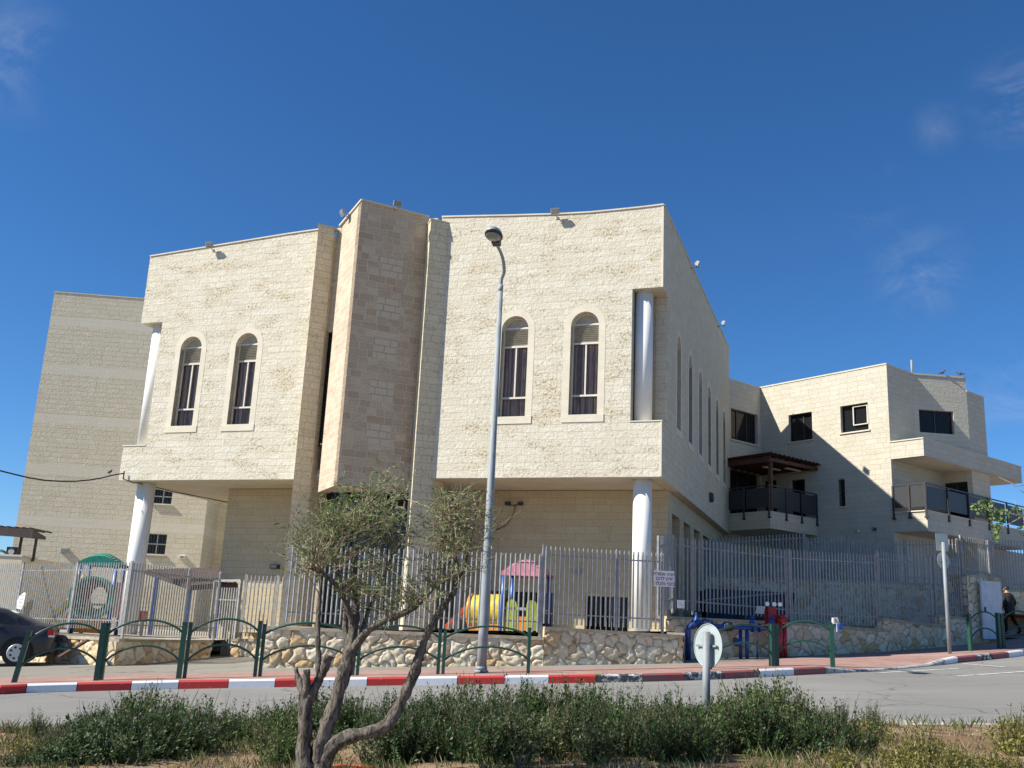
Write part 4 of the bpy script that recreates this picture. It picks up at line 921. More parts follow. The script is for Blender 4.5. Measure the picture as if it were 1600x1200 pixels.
# steps for the person
stp = thing('stone_steps', 'broad stone steps at the right edge under the walking person', 'steps', at(1600, 990, 34))
for k in range(6):
    y = 33.25+k*.42; zz = at(1581, 991, 34.2).z+(k-2)*.13
    mb = MB(); xl = at(1562, 1000, y).x
    mb.box(V((xl+4, y+.21, zz-.5)), V((1, 0, 0)), V((0, 1, 0)), Z, 8, .42, 1.0); mb.build('step', M['yardm'], stp)
# raised yards behind the walls
def yard_z(u_): return CO.z + (-3.78+.045*(u_+.6))
mb = MB(); vs = []; nx, ny = 40, 16
def front_line(x):
    if x < g1.x+.3: return f_.y+.2
    return g1.y+(g3.y-g1.y)*(x-g1.x)/(g3.x-g1.x)+.2 if x < g3.x else 26.2+(x-i0.x)*.3
def front_line_old(x):                         # y of the wall line (back face)
    if x < f_.x: return None
    if x < g1.x: return f_.y+(g1.y-f_.y)*(x-f_.x)/(g1.x-f_.x)+.2
    if x < g3.x: return g1.y+(g3.y-g1.y)*(x-g1.x)/(g3.x-g1.x)+.2
    return 26.2+(x-i0.x)*.3
fs = []
x0s, x1s = e_.x, 6.2
for i in range(nx+1):
    x = x0s+(x1s-x0s)*i/nx; yl = front_line(x)
    for j in range(ny+1):
        y = yl+(41-yl)*j/ny; q = V((x, y, 0))-V((CO.x, CO.y, 0)); u_ = q.dot(U)
        vs.append((x, y, yard_z(u_)))
for i in range(nx):
    for j in range(ny): a = i*(ny+1)+j; fs.append((a, a+ny+1, a+ny+2, a+1))
mb.add(vs, fs, True); o = mb.build('yard', M['yardm']); tag(o, kind='structure')
mb = MB(); pts = [(a1.x, a1.y+.1), (b1_.x, b1_.y+.1), (c1.x+.2, c1.y+.2), (d1.x+.1, d1.y+.15), (d1.x+.05, 33), (e_.x+.2, 33), (e_.x+.2, 45), (a1.x, 45)]
mb.poly([V((x, y, at(200, 997, 25).z-.02)) for x, y in pts]); o = mb.build('playground_yard', M['yardm']); tag(o, kind='structure')
zy = at(200, 997, 25).z-.03; zr = g(d1.x, 29)+.14
mb = MB(); mb.add([V((d1.x-.1, 30.4, zr)), V((e_.x+.25, 30.4, zr)), V((e_.x+.25, 33.1, zy)), V((d1.x-.1, 33.1, zy))], [(0, 1, 2, 3)]); mb.box(V(((d1.x+e_.x+.3)/2, 31.5, zy-.3)), V((1, 0, 0)), V((0, 1, 0)), Z, e_.x-d1.x+.6, 3.3, .62)
o = mb.build('gate_fill_block', M['wallcap2']); tag(o, kind='structure')  # added pale block, covers the dark shaded area behind the gate
mb = MB(); zz = H+.5; pts = [(6.2, 26.6), (i1.x, i1.y+.25), (j1.x, j1.y+.25), (k1.x, k1.y+.25), (m1.x, m1.y+.5), (20, 33.0), (20, 48), (6.2, 48)]
mb.poly([V((x, y, zz)) for x, y in pts]); o = mb.build('upper_yard', M['yardm']); tag(o, kind='structure')
mb = MB(); mb.poly([V((x, y, 2.9)) for x, y in ((5, 33.3), (16.5, 33.3), (30, 37), (30, 60), (5, 60))]); o = mb.build('terrace', M['yardm']); tag(o, kind='structure')

# ================================================================ PALISADE FENCES
def fence(label, A_, B_, posts, pitch=.112, pw=.043, rails=(.13, .88), postover=.02, group='galvanised palisade fences', postbot=None, facing=1):
    # A_ = (px, ytop, ybottom, Y); heights are taken at both ends
    a0, a1_ = at(A_[0], A_[2], A_[3]), at(A_[0], A_[1], A_[3]); b0, b1__ = at(B_[0], B_[2], B_[3]), at(B_[0], B_[1], B_[3])
    A0, B0 = V((a0.x, a0.y, 0)), V((b0.x, b0.y, 0)); d = (B0-A0).normalized(); nn = V((d.y, -d.x, 0)); L = (B0-A0).length
    zb = lambda s: a0.z+(b0.z-a0.z)*s; zt = lambda s: a1_.z+(b1__.z-a1_.z)*s
    t = thing('palisade_fence', label, 'fence', A0+Z*a0.z, group)
    for r_ in rails:
        p, q = A0+Z*(zb(0)+(zt(0)-zb(0))*r_), B0+Z*(zb(1)+(zt(1)-zb(1))*r_)
        m_ = MB(); m_.bar(p-nn*.03, q-nn*.03, .045, .03); m_.build('rail', M['galv'], t)
    ps = [0]+list(posts)+[1]
    for s in sorted(set(ps)):
        if s in (0, 1) and s not in posts and postbot is None: continue
        p = A0+(B0-A0)*s; m_ = MB(); m_.bar(p+Z*(zb(s)-(.15 if postbot is None else postbot))-nn*.03, p+Z*(zt(s)+postover)-nn*.03, .05, .05, side=d); m_.build('post', M['galv'], t)
    edges = sorted(set([0]+[s for s in posts if 0 < s < 1]+[1]))
    for e0, e1_ in zip(edges, edges[1:]):
        m_ = MB(); n_ = max(1, int(round(L*(e1_-e0)/pitch)))
        for k in range(n_):
            s = e0+(e1_-e0)*(k+.5)/n_; p = A0+(B0-A0)*s; z0, z1 = zb(s), zt(s); q = d*(pw/2)
            # folded angle profile, pointed top
            f = nn*.012
            vs = [p-q+Z*z0, p+f+Z*z0, p+q+Z*z0, p+q+Z*(z1-.03), p+f+Z*z1, p-q+Z*(z1-.03), p-q-nn*.004+Z*z0, p+q-nn*.004+Z*z0, p+q-nn*.004+Z*(z1-.03), p-q-nn*.004+Z*(z1-.03), p+f-nn*.004+Z*z1]
            m_.add(vs, [(0, 1, 4, 5), (1, 2, 3, 4), (7, 6, 9, 10, 8), (0, 5, 9, 6), (2, 7, 8, 3), (3, 8, 10, 4), (5, 4, 10, 9)])
        m_.build('pale_panel', M['galv'], t)
    return t
fence('grey palisade fence behind the parked car and in front of the left playground', (-60, 880, 975, 29.5), (190, 877, 984, 24.6), [.0, .36, .70, 1.0], postbot=.12)
fence('grey palisade fence running back along the shaded wall to the open gate', (193, 877, 991, 24.5), (335, 894, 994, 28.3), [0, .62, 1.0], postbot=.1)
fence('grey palisade fence between the open gate and the taller front fence', (374, 897, 994, 28.7), (500, 903, 998, 28.4), [0, .4, 1.0], postbot=.1)
fence('grey palisade fence in front of the main building behind the olive tree', (443, 850, 972, 23.05), (843, 865, 988, 23.42), [0, .34, .67, 1.0], postbot=.12)
fence('grey palisade fence crossing in front of the right white column', (846, 852, 974, 23.43), (1036, 864, 984, 24.1), [.0, .61, .995], postbot=.12)
fence('short end of palisade fence turning the corner beside the parking sign', (1029, 838, 960, 24.6), (1052, 836, 950, 26.1), [0, 1], postbot=.1)
fence('grey palisade fence above the blue water pipes', (1052, 838, 952, 26.1), (1232, 859, 967, 27.25), [0, .17, .995], postbot=.1)
fence('grey palisade fence above the wall right of the red standpipe', (1236, 859, 972, 27.2), (1373, 867, 979, 28.5), [.0, 1], postbot=.1)
fence('grey palisade fence panel left of the pole with two bare sign backs', (1375, 861, 962, 28.5), (1459, 870, 973, 29.8), [0, 1], postbot=.1)
fence('grey palisade fence panel behind the pole with two bare sign backs', (1464, 868, 958, 29.9), (1505, 873, 963, 30.65), [1], postbot=.1)
fence('raised grey palisade fence on top of the tall stone pillar', (1505, 837, 896, 30.7), (1549, 845, 905, 31.5), [0, 1], postbot=.1)
fence('grey palisade fence at the right edge above the walking person', (1552, 844, 923, 36.6), (1700, 845, 923, 36.9), [0, .55], postbot=.1)
fence('dark far palisade fence under the balcony with the brown pergola', (1100, 842, 903, 33.2), (1259, 832, 903, 33.2), [0, 1], postbot=.1)
fence('far palisade fence in front of the shaded wall of the right house', (1262, 840, 906, 33.3), (1329, 837, 908, 33.3), [0, 1], postbot=.1)
fence('far palisade fence under the right balcony, left of the sign pole', (1333, 845, 908, 33.4), (1500, 842, 914, 33.5), [.5, 1], postbot=.1)
# open gate
ga, gb = at(338, 918, 29.9), at(373, 918, 29.0)
t = thing('fence_gate', 'narrow grey palisade gate standing between the two rubble walls on the left', 'gate', V((ga.x, ga.y, gp(345, 1022, .15).z)))
zg0 = at(350, 1018, 29.4).z; d = V((gb.x-ga.x, gb.y-ga.y, 0)); Lg = d.length; d.normalize(); zt_g = ga.z
mb = MB()
for k in range(9): p = V((ga.x, ga.y, 0))+d*(Lg*(k+.5)/9); mb.bar(p+Z*zg0, p+Z*zt_g, .036, .02, side=d)
mb.build('pale_panel', M['galv'], t)
for zz in (zg0+.2, zt_g-.35, (zg0+zt_g)/2): mb = MB(); mb.bar(V((ga.x, ga.y, zz))+V((0, .03, 0)), V((ga.x, ga.y, zz))+d*Lg+V((0, .03, 0)), .04, .03); mb.build('rail', M['galv'], t)
for p in (V((ga.x, ga.y, 0))-d*.08, V((ga.x, ga.y, 0))+d*(Lg+.1)):
    mb = MB(); mb.bar(p+Z*(zg0-.1), p+Z*(zt_g+.2), .08, .08, side=d); mb.build('post', M['galv'], t)
mb = MB(); mb.bar(V((ga.x, ga.y, zt_g+.2))-d*.08, V((ga.x, ga.y, zt_g+.2))+d*(Lg+.1), .06, .06); mb.build('top_bar', M['galv'], t)
mb = MB(); mb.box(V((ga.x, ga.y-.04, (zg0+zt_g)/2+.05))+d*.04, d, V((0, 1, 0)), Z, .14, .08, .16); mb.build('lock_box', M['lamp_dark'], t)
# handrail inside the fence
t = thing('ramp_handrail', 'thin pale handrail of a ramp seen through the fence behind the pipes', 'handrail', at(1105, 937, 28.6))
mb = MB(); mb.tube([at(1100, 938, 28.0), at(1160, 932, 29), at(1222, 927, 30), at(1229, 929, 30.1), at(1231, 955, 30.1)], .025, 8); mb.build('rail', M['galv_pole'], t)
for px_, py_, Y_ in ((1105, 938, 28.1), (1165, 932, 29.1), (1222, 927, 30)):
    mb = MB(); p = at(px_, py_, Y_); mb.tube([p, V((p.x, p.y, H+.4))], .02, 8); mb.build('post', M['galv_pole'], t)
t = thing('dumpster', 'blue steel skip in deep shade behind the fence and pipes', 'skip', at(1180, 955, 30.5)); p = at(1165, 950, 30.8)
mb = MB(); mb.box(V((p.x, p.y, H+1.0)), V((1, 0, 0)), V((0, 1, 0)), Z, 2.4, 1.1, .9, taper=1.12); mb.build('body', M['skip_blue'], t)
mb = MB(); mb.bar(V((p.x-1.35, p.y-.6, H+1.46)), V((p.x+1.35, p.y-.6, H+1.46)), .08, .06); mb.build('rim', M['skip_blue'], t)

# ================================================================ PLAYGROUNDS
def playtower(name, label, base, e1, size, hpost, roofm, posts_m='p_blue', rh=.35, rot=0):
    t = thing(name, label, 'playground tower', base)
    ex = V(e1).normalized(); ey = V((-ex.y, ex.x, 0)); s_ = size/2; b = V(base)
    for i, j in ((-1, -1), (1, -1), (1, 1), (-1, 1)):
        m_ = MB(); p = b+ex*i*s_+ey*j*s_; m_.tube([p, p+Z*hpost], .055, 10); m_.build('post', M[posts_m], t)
    m_ = MB(); m_.box(b+Z*(hpost*.42), ex, ey, Z, size, size, .06); m_.build('platform', M['lamp_grey'], t)
    # ribbed vaulted roof
    m_ = MB(); vs = []; n = 28; m = 12; c = b+Z*hpost
    for i in range(n+1):
        a = -1+2*i/n
        for j in range(m+1):
            q = -1+2*j/m; ov = s_*1.18
            h = rh*(1-abs(a)**2.0)*(1-.35*abs(q)**2)+(.014 if i % 2 else 0)
            vs.append(c+ex*a*ov+ey*q*ov*.95+Z*h)
    fs = [(i*(m+1)+j, (i+1)*(m+1)+j, (i+1)*(m+1)+j+1, i*(m+1)+j+1) for i in range(n) for j in range(m)]
    m_.add(vs, fs, False)
    for q in (-1, 1):
        m_.add([c+ex*(-1+2*i/n)*s_*1.18+ey*q*s_*1.12+Z*(rh*(1-abs(-1+2*i/n)**2)*.65) for i in range(n+1)]+[c+ex*s_*1.18+ey*q*s_*1.12-Z*.06, c-ex*s_*1.18+ey*q*s_*1.12-Z*.06], [tuple(range(n+3))])
    m_.build('roof', M[roofm], t)
    return t, b, ex, ey, s_
# right one, behind the front fence
yb = at(820, 985, 25.0); yb.z = yard_z(-5.0)
t, b, ex, ey, s_ = playtower('play_tower', 'playground tower with pink roof and blue posts behind the front fence', yb, (1, -.25, 0), .95, 1.45, 'p_pink', rh=.36)
def arch_panel(t, c, eu, w_, h, r, mat, name, th=.05):
    hole = [(r*math.cos(2*math.pi*k/16), h*.5+r*math.sin(2*math.pi*k/16)) for k in range(16)] if r else None
    out_ = [(-w_/2, 0), (w_/2, 0)]+[(w_/2*math.cos(math.pi*k/10), h-w_/2+w_/2*math.sin(math.pi*k/10)) for k in range(11)]
    n_ = V((-eu.y, eu.x, 0)); m_ = MB(); m_.slab(out_, [hole] if hole else [], c, eu, n_, th); m_.build(name, M[mat], t)
arch_panel(t, b-ex*s_+V((0, 0, .35)), ey, .8, .75, .26, 'p_green', 'arch_panel')
arch_panel(t, b-ex*.25-ey*s_+V((0, 0, .02)), ex, .26, .8, 0, 'p_lime', 'side_panel')
arch_panel(t, b+ex*.25-ey*s_+V((0, 0, .02)), ex, .26, .8, 0, 'p_lime', 'side_panel')
m_ = MB(); m_.box(b-ey*s_*.9+Z*.25, ex, ey, Z, .9, .05, .35); m_.build('base_panel', M['p_orange'], t)
tt = thing('play_tunnel', 'yellow plastic crawl tunnel leading into the pink-roofed play tower', 'play tunnel', b-ex*1.0)
m_ = MB(); n = 24; vs = []; A0 = b-ex*.52+Z*.55; A1 = b-ex*1.35+Z*.5
for k, p in enumerate((A0, A0*.75+A1*.25, A0*.5+A1*.5, A0*.25+A1*.75, A1)):
    for rr in (.40, .415) if k % 2 == 0 else (.41,):
        pass
m_.tube([A0+(A1-A0)*(i/12) for i in range(13)], [.40+(.018 if i % 2 else 0) for i in range(13)], 24, cap=False); m_.build('tube', M['p_yellow'], tt)
m_ = MB(); m_.tube([A1+ex*.02, A1-ex*.06], .44, 24, cap=True); m_.build('end_ring', M['p_orange'], tt)
m_ = MB(); m_.tube([A1-ex*.07, A1-ex*.10], .33, 24, cap=True); m_.build('opening', M['p_red'], tt)
m_ = MB(); m_.box(b-ex*.95+Z*.12, ex, ey, Z, .8, .6, .24); m_.build('cradle', M['p_orange'], tt)
ss = thing('play_slide', 'small orange and red slide foot beside the yellow tunnel', 'slide', b-ex*1.6)
m_ = MB(); q0 = b-ex*1.45-ey*.25; m_.bar(q0+Z*.5, q0-ex*.45+Z*.05, .3, .05); m_.build('chute', M['p_orange'], ss)
m_ = MB(); m_.bar(q0-ey*.16+Z*.56, q0-ex*.45-ey*.16+Z*.1, .05, .1); m_.bar(q0+ey*.16+Z*.56, q0-ex*.45+ey*.16+Z*.1, .05, .1); m_.build('side_rail', M['p_red'], ss)
# left one
yb = at(147, 985, 28.3); yb.z = at(200, 997, 25).z-.02
t, b, ex, ey, s_ = playtower('play_tower', 'playground tower with green roof and blue posts behind the left fence', yb, (1, .12, 0), .94, 1.9, 'p_green', rh=.30)
m_ = MB(); c = b+V((.02, 0, .98))-ey*(s_+.0)
cir = lambda r, n=28, x0=0: [(x0+r*math.cos(2*math.pi*k/n), r*math.sin(2*math.pi*k/n)) for k in range(n)]
m_.slab(cir(.56), [cir(.40)], c-ey*.06, ex, ey, .12); m_.tube([c-ey*.06, c-ey*.5], [.56, .56], 28, cap=False); m_.slab(cir(.565), [cir(.50)], c-ey*.5, ex, ey, .06); m_.build('tube_ring', M['p_green'], t)
ring = [(0.40*math.cos(2*math.pi*k/20), .40*math.sin(2*math.pi*k/20)) for k in range(20)]
m_ = MB(); m_.slab([(.47*math.cos(2*math.pi*k/24), .47*math.sin(2*math.pi*k/24)) for k in range(24)], [[(.22*math.cos(2*math.pi*k/16)+.08, .3*math.sin(2*math.pi*k/16)) for k in range(16)]], c+ey*.07, ex, ey, .05); m_.build('round_panel', M['p_red'], t)
m_ = MB(); m_.box(b+ex*(s_+.02)+Z*.95, ex, ey, Z, .05, .7, .95); m_.build('side_panel', M['p_red'], t)
m_ = MB(); m_.box(b+Z*.25-ey*s_, ex, ey, Z, 1.0, .05, .42); m_.build('base_panel', M['p_orange'], t)
m_ = MB(); m_.tube([b-ex*(s_+.02)-ey*.5+Z*1.6, b-ex*(s_+.35)-ey*.6+Z*.1], .03, 8); m_.tube([b-ex*(s_+.02)+ey*.0+Z*1.6, b-ex*(s_+.35)-ey*.1+Z*.1], .03, 8); m_.build('climbing_rail', M['p_yellow'], t)
m_ = MB(); m_.box(b-ex*.1-ey*(s_+.12)+Z*.55, ex, ey, Z, .07, .05, .75); m_.box(b-ex*.3-ey*(s_+.12)+Z*.68, ex, ey, Z, .3, .05, .06); m_.build('handle', M['p_yellow'], t)
ss = thing('play_slide', 'purple and yellow slide foot left of the green-roofed play tower', 'slide', b-ex*1.0)
m_ = MB(); m_.bar(b-ex*.6-ey*.5+Z*.75, b-ex*1.25-ey*.6+Z*.05, .42, .05); m_.build('chute', M['lamp_dark'], ss)
m_ = MB(); m_.bar(b-ex*.55-ey*.75+Z*.85, b-ex*1.2-ey*.85+Z*.12, .05, .12); m_.build('side_rail', M['p_yellow'], ss)
# shelter with blue frame behind the gate
sh = thing('shelter', 'low shelter with blue posts and brown sheet roof behind the open gate', 'shelter', at(320, 990, 31.5))
r_a, r_b, r_c, r_d = at(228, 890, 32.5), at(341, 887, 33.5), at(404, 908, 31.0), at(300, 915, 30.2)
mb = MB(); nn = 26; vs = []
for i in range(nn+1):
    s = i/nn; rp = .02*(i % 2); vs += [r_a.lerp(r_b, s)+Z*rp, r_d.lerp(r_c, s)+Z*rp]
mb.add(vs, [(2*i, 2*i+1, 2*i+3, 2*i+2) for i in range(nn)]); mb.add([v-Z*.04 for v in vs], [(2*i, 2*i+2, 2*i+3, 2*i+1) for i in range(nn)]); mb.build('roof', M['brown_roof'], sh)
for px_, Y_, yt in ((246, 31.3, 903), (298, 30.5, 914), (346, 30.6, 908), (400, 30.9, 906)):
    p = at(px_, yt, Y_); mb = MB(); mb.bar(V((p.x, p.y, b.z)), p, .09, .09); mb.build('post', M['blue_paint'], sh)
mb = MB(); mb.bar(r_b-Z*.08, r_c-Z*.08, .06, .12); mb.build('beam', M['blue_paint'], sh); mb = MB(); mb.bar(r_a-Z*.08, r_d-Z*.08, .06, .12); mb.bar(r_d-Z*.08, r_c-Z*.08, .06, .12); mb.build('beam', M['brown_roof'], sh)
# meter / pump under the left column
t = thing('tap_stand', 'small dark standpipe with valve at the foot of the left white column', 'tap', at(222, 993, 25.6)); p = at(220, 995, 25.7)
mb = MB(); mb.tube([p, p+Z*.62], .03, 8); mb.build('riser', M['galv'], t); mb = MB(); mb.box(p+Z*.52, V((1, 0, 0)), V((0, 1, 0)), Z, .16, .12, .22); mb.tube([p+Z*.4-V((.1, 0, 0)), p+Z*.4+V((.1, 0, 0))], .035, 8); mb.build('valve', M['p_red'], t)

# ================================================================ LEFT EDGE: hut, pergola, AC, cable
hA, hB, hC = at(-90, 866, 32.5), at(35, 870, 32.5), at(57, 877, 33.6)
hut = thing('low_hut', 'low beige rendered hut behind the fence at the left edge', 'hut', V((hA.x, hA.y, b.z)))
mb = MB(); mb.add([V((p.x, p.y, z_)) for z_ in (b.z-.6, hB.z) for p in (hA, hB, hC, hC+V((0, 3, 0)), hA+V((0, 4, 0)))], [(0, 1, 6, 5), (1, 2, 7, 6), (2, 3, 8, 7), (3, 4, 9, 8), (5, 6, 7, 8, 9)]); mb.build('wall', M['plaster_dull'] if 'plaster_dull' in M else M['plaster'], hut)
mb = MB(); cope([V((hA.x, hA.y, hB.z)), V((hB.x, hB.y, hB.z)), V((hC.x, hC.y, hB.z))], mb, .25, .06, .03); mb.build('coping', M['coping'], hut)
pl = thing('roof_pergola', 'dark brown sheet-roofed pergola standing on the hut at the left edge', 'pergola', at(30, 868, 33))
for px_, yt, yb_ in ((32, 836, 869), (55, 842, 873)):
    p, q = at(px_, yt, 33.2), at(px_-3.5, yb_+3, 33.2); mb = MB(); mb.bar(V((q.x, q.y, hB.z-.1)), V((q.x, q.y, p.z)), .07, .07); mb.build('post', M['brown_roof'], pl)
tA, tB, tC = at(-110, 816, 32.7), at(52, 827, 32.7), at(72, 839, 34.2)
mb = MB(); th = Z*-.28
ps = [tA, tB, tC, tA+V((0, 2.2, 0))]
mb.add([p+Z*.0 for p in ps]+[p-Z*.1-(Z*.18 if i in (0, 1) else Z*0) for i, p in enumerate(ps)], [(0, 1, 2, 3), (7, 6, 5, 4), (0, 4, 5, 1), (1, 5, 6, 2), (2, 6, 7, 3), (3, 7, 4, 0)]); mb.build('roof', M['brown_roof'], pl)
mb = MB()
for k in range(14): p = tA.lerp(tB, (k+.5)/14); mb.bar(p+Z*.03, p+V((0, 1.6, 0))+Z*.03, .05, .05)
mb.build('roof_ribs', M['brown_roof'], pl)
ac = thing('air_conditioner', 'dark air conditioner unit on the hut roof under the pergola', 'air conditioner', at(20, 868, 33)); p = at(21, 864, 33)
mb = MB(); mb.box(V((p.x, p.y, hB.z+.17)), V((1, 0, 0)), V((0, 1, 0)), Z, .34, .3, .3); mb.build('case', M['lamp_dark'], ac); mb = MB(); mb.tube([V((p.x, p.y-.16, hB.z+.17)), V((p.x, p.y-.17, hB.z+.17))], .1, 14); mb.build('fan_grille', M['lamp_grey'], ac)
mb = MB(); o = thing('cable_coil', 'loose blue-black cables on the hut roof left of the air conditioner', 'cables', at(5, 868, 33))
for k in range(3):
    q = [at(x, y+k*1.5, 32.9+k*.15) for x, y in ((-6, 862), (-2, 860), (3, 859), (7, 861), (12, 864), (17, 866))]; mb = MB(); mb.tube(q, .012, 5); mb.build('cable', M['cable'], o)
# overhead cable with a bird
ct = thing('overhead_cable', 'black overhead cable sagging in from the left to the corner of the main building', 'cable', at(0, 735, 27.5))
cpts = [at(x, y, Y_) for x, y, Y_ in ((-420, 560, 23), (-200, 668, 25.4), (-90, 711, 26.6), (0, 735.5, 27.5), (22, 741, 27.7), (45, 746.5, 28.0), (70, 750.5, 28.3), (95, 752, 28.6), (118, 752, 28.9), (140, 750, 29.2), (158, 747, 29.4), (176, 742.5, 29.7), (193, 739.5, 29.95))]
mb = MB(); mb.tube(cpts, .022, 6); mb.build('cable', M['cable'], ct)
mb = MB(); e0 = at(194, 738, 29.95); mb.bar(e0+Z*.04, e0-Z*.22, .03, .03); mb.tube([e0-Z*.2, e0-Z*.24+V((.3, .1, -.05)), P(-16.0, -.05, -.06), P(-16.2, 2.0, -.05), P(-15.8, 5, -.05), P(-14.1, 6, -.06)], .014, 6); mb.build('bracket', M['cable'], ct)
bird(at(171, 742, 29.6), (.3, -.2, 0), 'small brownish bird sitting on the overhead cable', .9)

# ================================================================ SIGNS
FPX = (at(1038, 880, 24.3))
def textmesh(body, size, O, eu, ev, name, mat, par, thick=.003):
    cu = bpy.data.curves.new('t', 'FONT'); cu.body = body; cu.size = size; cu.align_x = 'CENTER'; cu.extrude = thick; cu.offset = .0022
    ob = bpy.data.objects.new('t', cu); C.objects.link(ob); bpy.context.view_layer.update()
    me = bpy.data.meshes.new_from_object(ob); bpy.data.objects.remove(ob)
    en = V(eu).cross(V(ev)); off = wloc(par)
    for v in me.vertices: c = v.co.copy(); v.co = V(O)+V(eu)*c.x+V(ev)*c.y+en*c.z-off
    me.materials.clear(); me.materials.append(M[mat]); o = bpy.data.objects.new(name, me); C.objects.link(o); o.parent = par; return o
sa, sb, sc_ = at(1022, 891, 24.02), at(1054, 893, 24.14), at(1023, 916, 24.02)
eu = (sb-sa); wS = eu.length; eu = V((eu.x, eu.y, 0)).normalized(); hS = sa.z-sc_.z; en = V((eu.y, -eu.x, 0))
cS = (sa+at(1054, 917.5, 24.14))/2
t = thing('parking_sign', 'white sign with dark red Hebrew lettering wired to the fence corner', 'sign', cS)
mb = MB(); mb.box(cS, eu, en, Z, wS, .004, hS); mb.build('panel', M['white_sheet'], t)
rows = ['\u05d7\u05e0\u05d9\u05d4 \u05d0\u05e1\u05d5\u05e8\u05d4', '\u05e4\u05e8\u05d8 \u05dc\u05e8\u05db\u05d1', '\u05db\u05d9\u05d1\u05d5\u05d9 \u05d5\u05d4\u05e6\u05dc\u05d4']
for k, r_ in enumerate(rows): textmesh(r_[::-1], hS*.295, cS+en*.004+Z*(hS*(.20-.30*k)), eu, Z, 'lettering', 'sign_text', t, .001)
p = at(1064, 944, 24.6); t = thing('small_notice', 'small blank white notice on the fence below the Hebrew sign', 'notice', p)
mb = MB(); mb.box(p, eu, en, Z, .19, .004, .19); mb.build('panel', M['white_sheet'], t); mb = MB(); mb.box(p+en*.004+Z*.03, eu, en, Z, .13, .002, .012); mb.box(p+en*.004-Z*.02, eu, en, Z, .13, .002, .012); mb.build('faint_lines', M['lamp_grey'], t)
# torn white notice at left
p = at(34, 939, 27.3); dL = (at(190, 940, 24.6)-at(-60, 940, 29.5)); dL.z = 0; dL.normalize(); nL_ = V((dL.y, -dL.x, 0))
t = thing('torn_notice', 'torn white notice with faint printed lines on the fence behind the parked car', 'notice', p)
sh_ = [(-.15, -.2), (.10, -.22), (.17, -.1), (.2, .2), (.12, .23), (.05, .2), (-.1, .13), (-.17, .02)]
mb = MB(); mb.slab(sh_, [], p+nL_*.03, dL, -nL_, .006); mb.build('sheet', M['white_sheet'], t)
for k in range(4):
    mb = MB(); mb.box(p+nL_*.035+Z*(.14-.09*k)+dL*(.04 if k < 1 else .01), dL, nL_, Z, .15 if k < 1 else .2, .003, .018); mb.build('printed_line', M['lamp_grey'], t)
# round sign seen from behind, in the verge
sp_ = at(1103, 1100, 11.2); zb_ = g(sp_.x, sp_.y); tp = at(1104, 987, 11.2)
t = thing('road_sign', 'round road sign seen from behind on a grey pole among the verge shrubs', 'road sign', V((sp_.x, sp_.y, zb_)))
px_ = at(1103, 1060, 11.2); lean = V((tp.x-at(1103, 1100, 11.2).x, 0, 0))
mb = MB(); mb.tube([V((sp_.x, sp_.y, zb_-.05)), V((tp.x, sp_.y, tp.z))], .043, 16); mb.build('pole', M['galv_pole'], t)
cd = at(1106.5, 1009, 11.15); ang = R(-61); eu_ = V((math.cos(ang), math.sin(ang), 0)); nf = V((-eu_.y, eu_.x, 0))  # faces away from the camera
cd = at(1106.5, 1009, sp_.y+.075)
mb = MB(); rr = .233; vs = []
mb.slab([(rr*math.cos(2*math.pi*k/48), rr*math.sin(2*math.pi*k/48)) for k in range(48)], [], cd, eu_, nf, .004)
mb.build('disc', M['sign_back'], t)
mb = MB(); mb.tube([cd-nf*.003+(eu_*math.cos(2*math.pi*k/40)+Z*math.sin(2*math.pi*k/40))*rr for k in range(41)], .006, 6, cap=False); mb.build('rim', M['sign_back'], t)
mb = MB(); mb.bar(cd-nf*.02-eu_*.17, cd-nf*.02+eu_*.17, .012, .022); mb.build('clamp_strip', M['galv_pole'], t)
for k in (-.16, .0, .16):
    mb = MB(); q = cd+eu_*k-nf*(.03 if k else .13); mb.tube([q, q-nf*.012], .009, 8); mb.build('bolt', M['bolt'], t)
# pole with a rectangular and a round sign, seen from behind
b0_ = gp(1484, 1021, .15); Ys = b0_.y; tp = at(1474, 850, Ys)
t = thing('road_sign', 'tall sign pole with a square and a round sign, both seen from behind', 'road sign', b0_)
mb = MB(); mb.tube([b0_-Z*.1, V((b0_.x, Ys, tp.z+.05))], .05, 14); mb.build('pole', M['galv_pole'], t)
def backsign(px, py, kind, wpx, hpx, yaw):
    q = at(px, py, Ys); e = V((math.cos(yaw), math.sin(yaw), 0)); n_ = V((-e.y, e.x, 0)); mpp = (at(px+1, py, Ys)-q).length; c = V((b0_.x+(px-1476)*mpp*.9, Ys, q.z))+n_*.07
    m_ = MB(); hw = wpx*mpp/2/max(.3, math.cos(yaw)); hh = hpx*mpp/2
    pts_ = [(-hw, -hh), (hw, -hh), (hw, hh), (-hw, hh)] if kind == 'r' else [(hh*math.cos(2*math.pi*k/36), hh*math.sin(2*math.pi*k/36)) for k in range(36)]
    m_.slab(pts_, [], c, e, n_, .006); m_.build('sign_plate', M['sign_back'], t)
    m_ = MB(); m_.bar(c-n_*.02-e*hw*.6, c-n_*.02+e*hw*.6, .02, .03); m_.build('clamp_strip', M['galv_pole'], t)
backsign(1477, 847, 'r', 21, 27, R(12)); backsign(1478.5, 876, 'c', 22, 26, R(25))
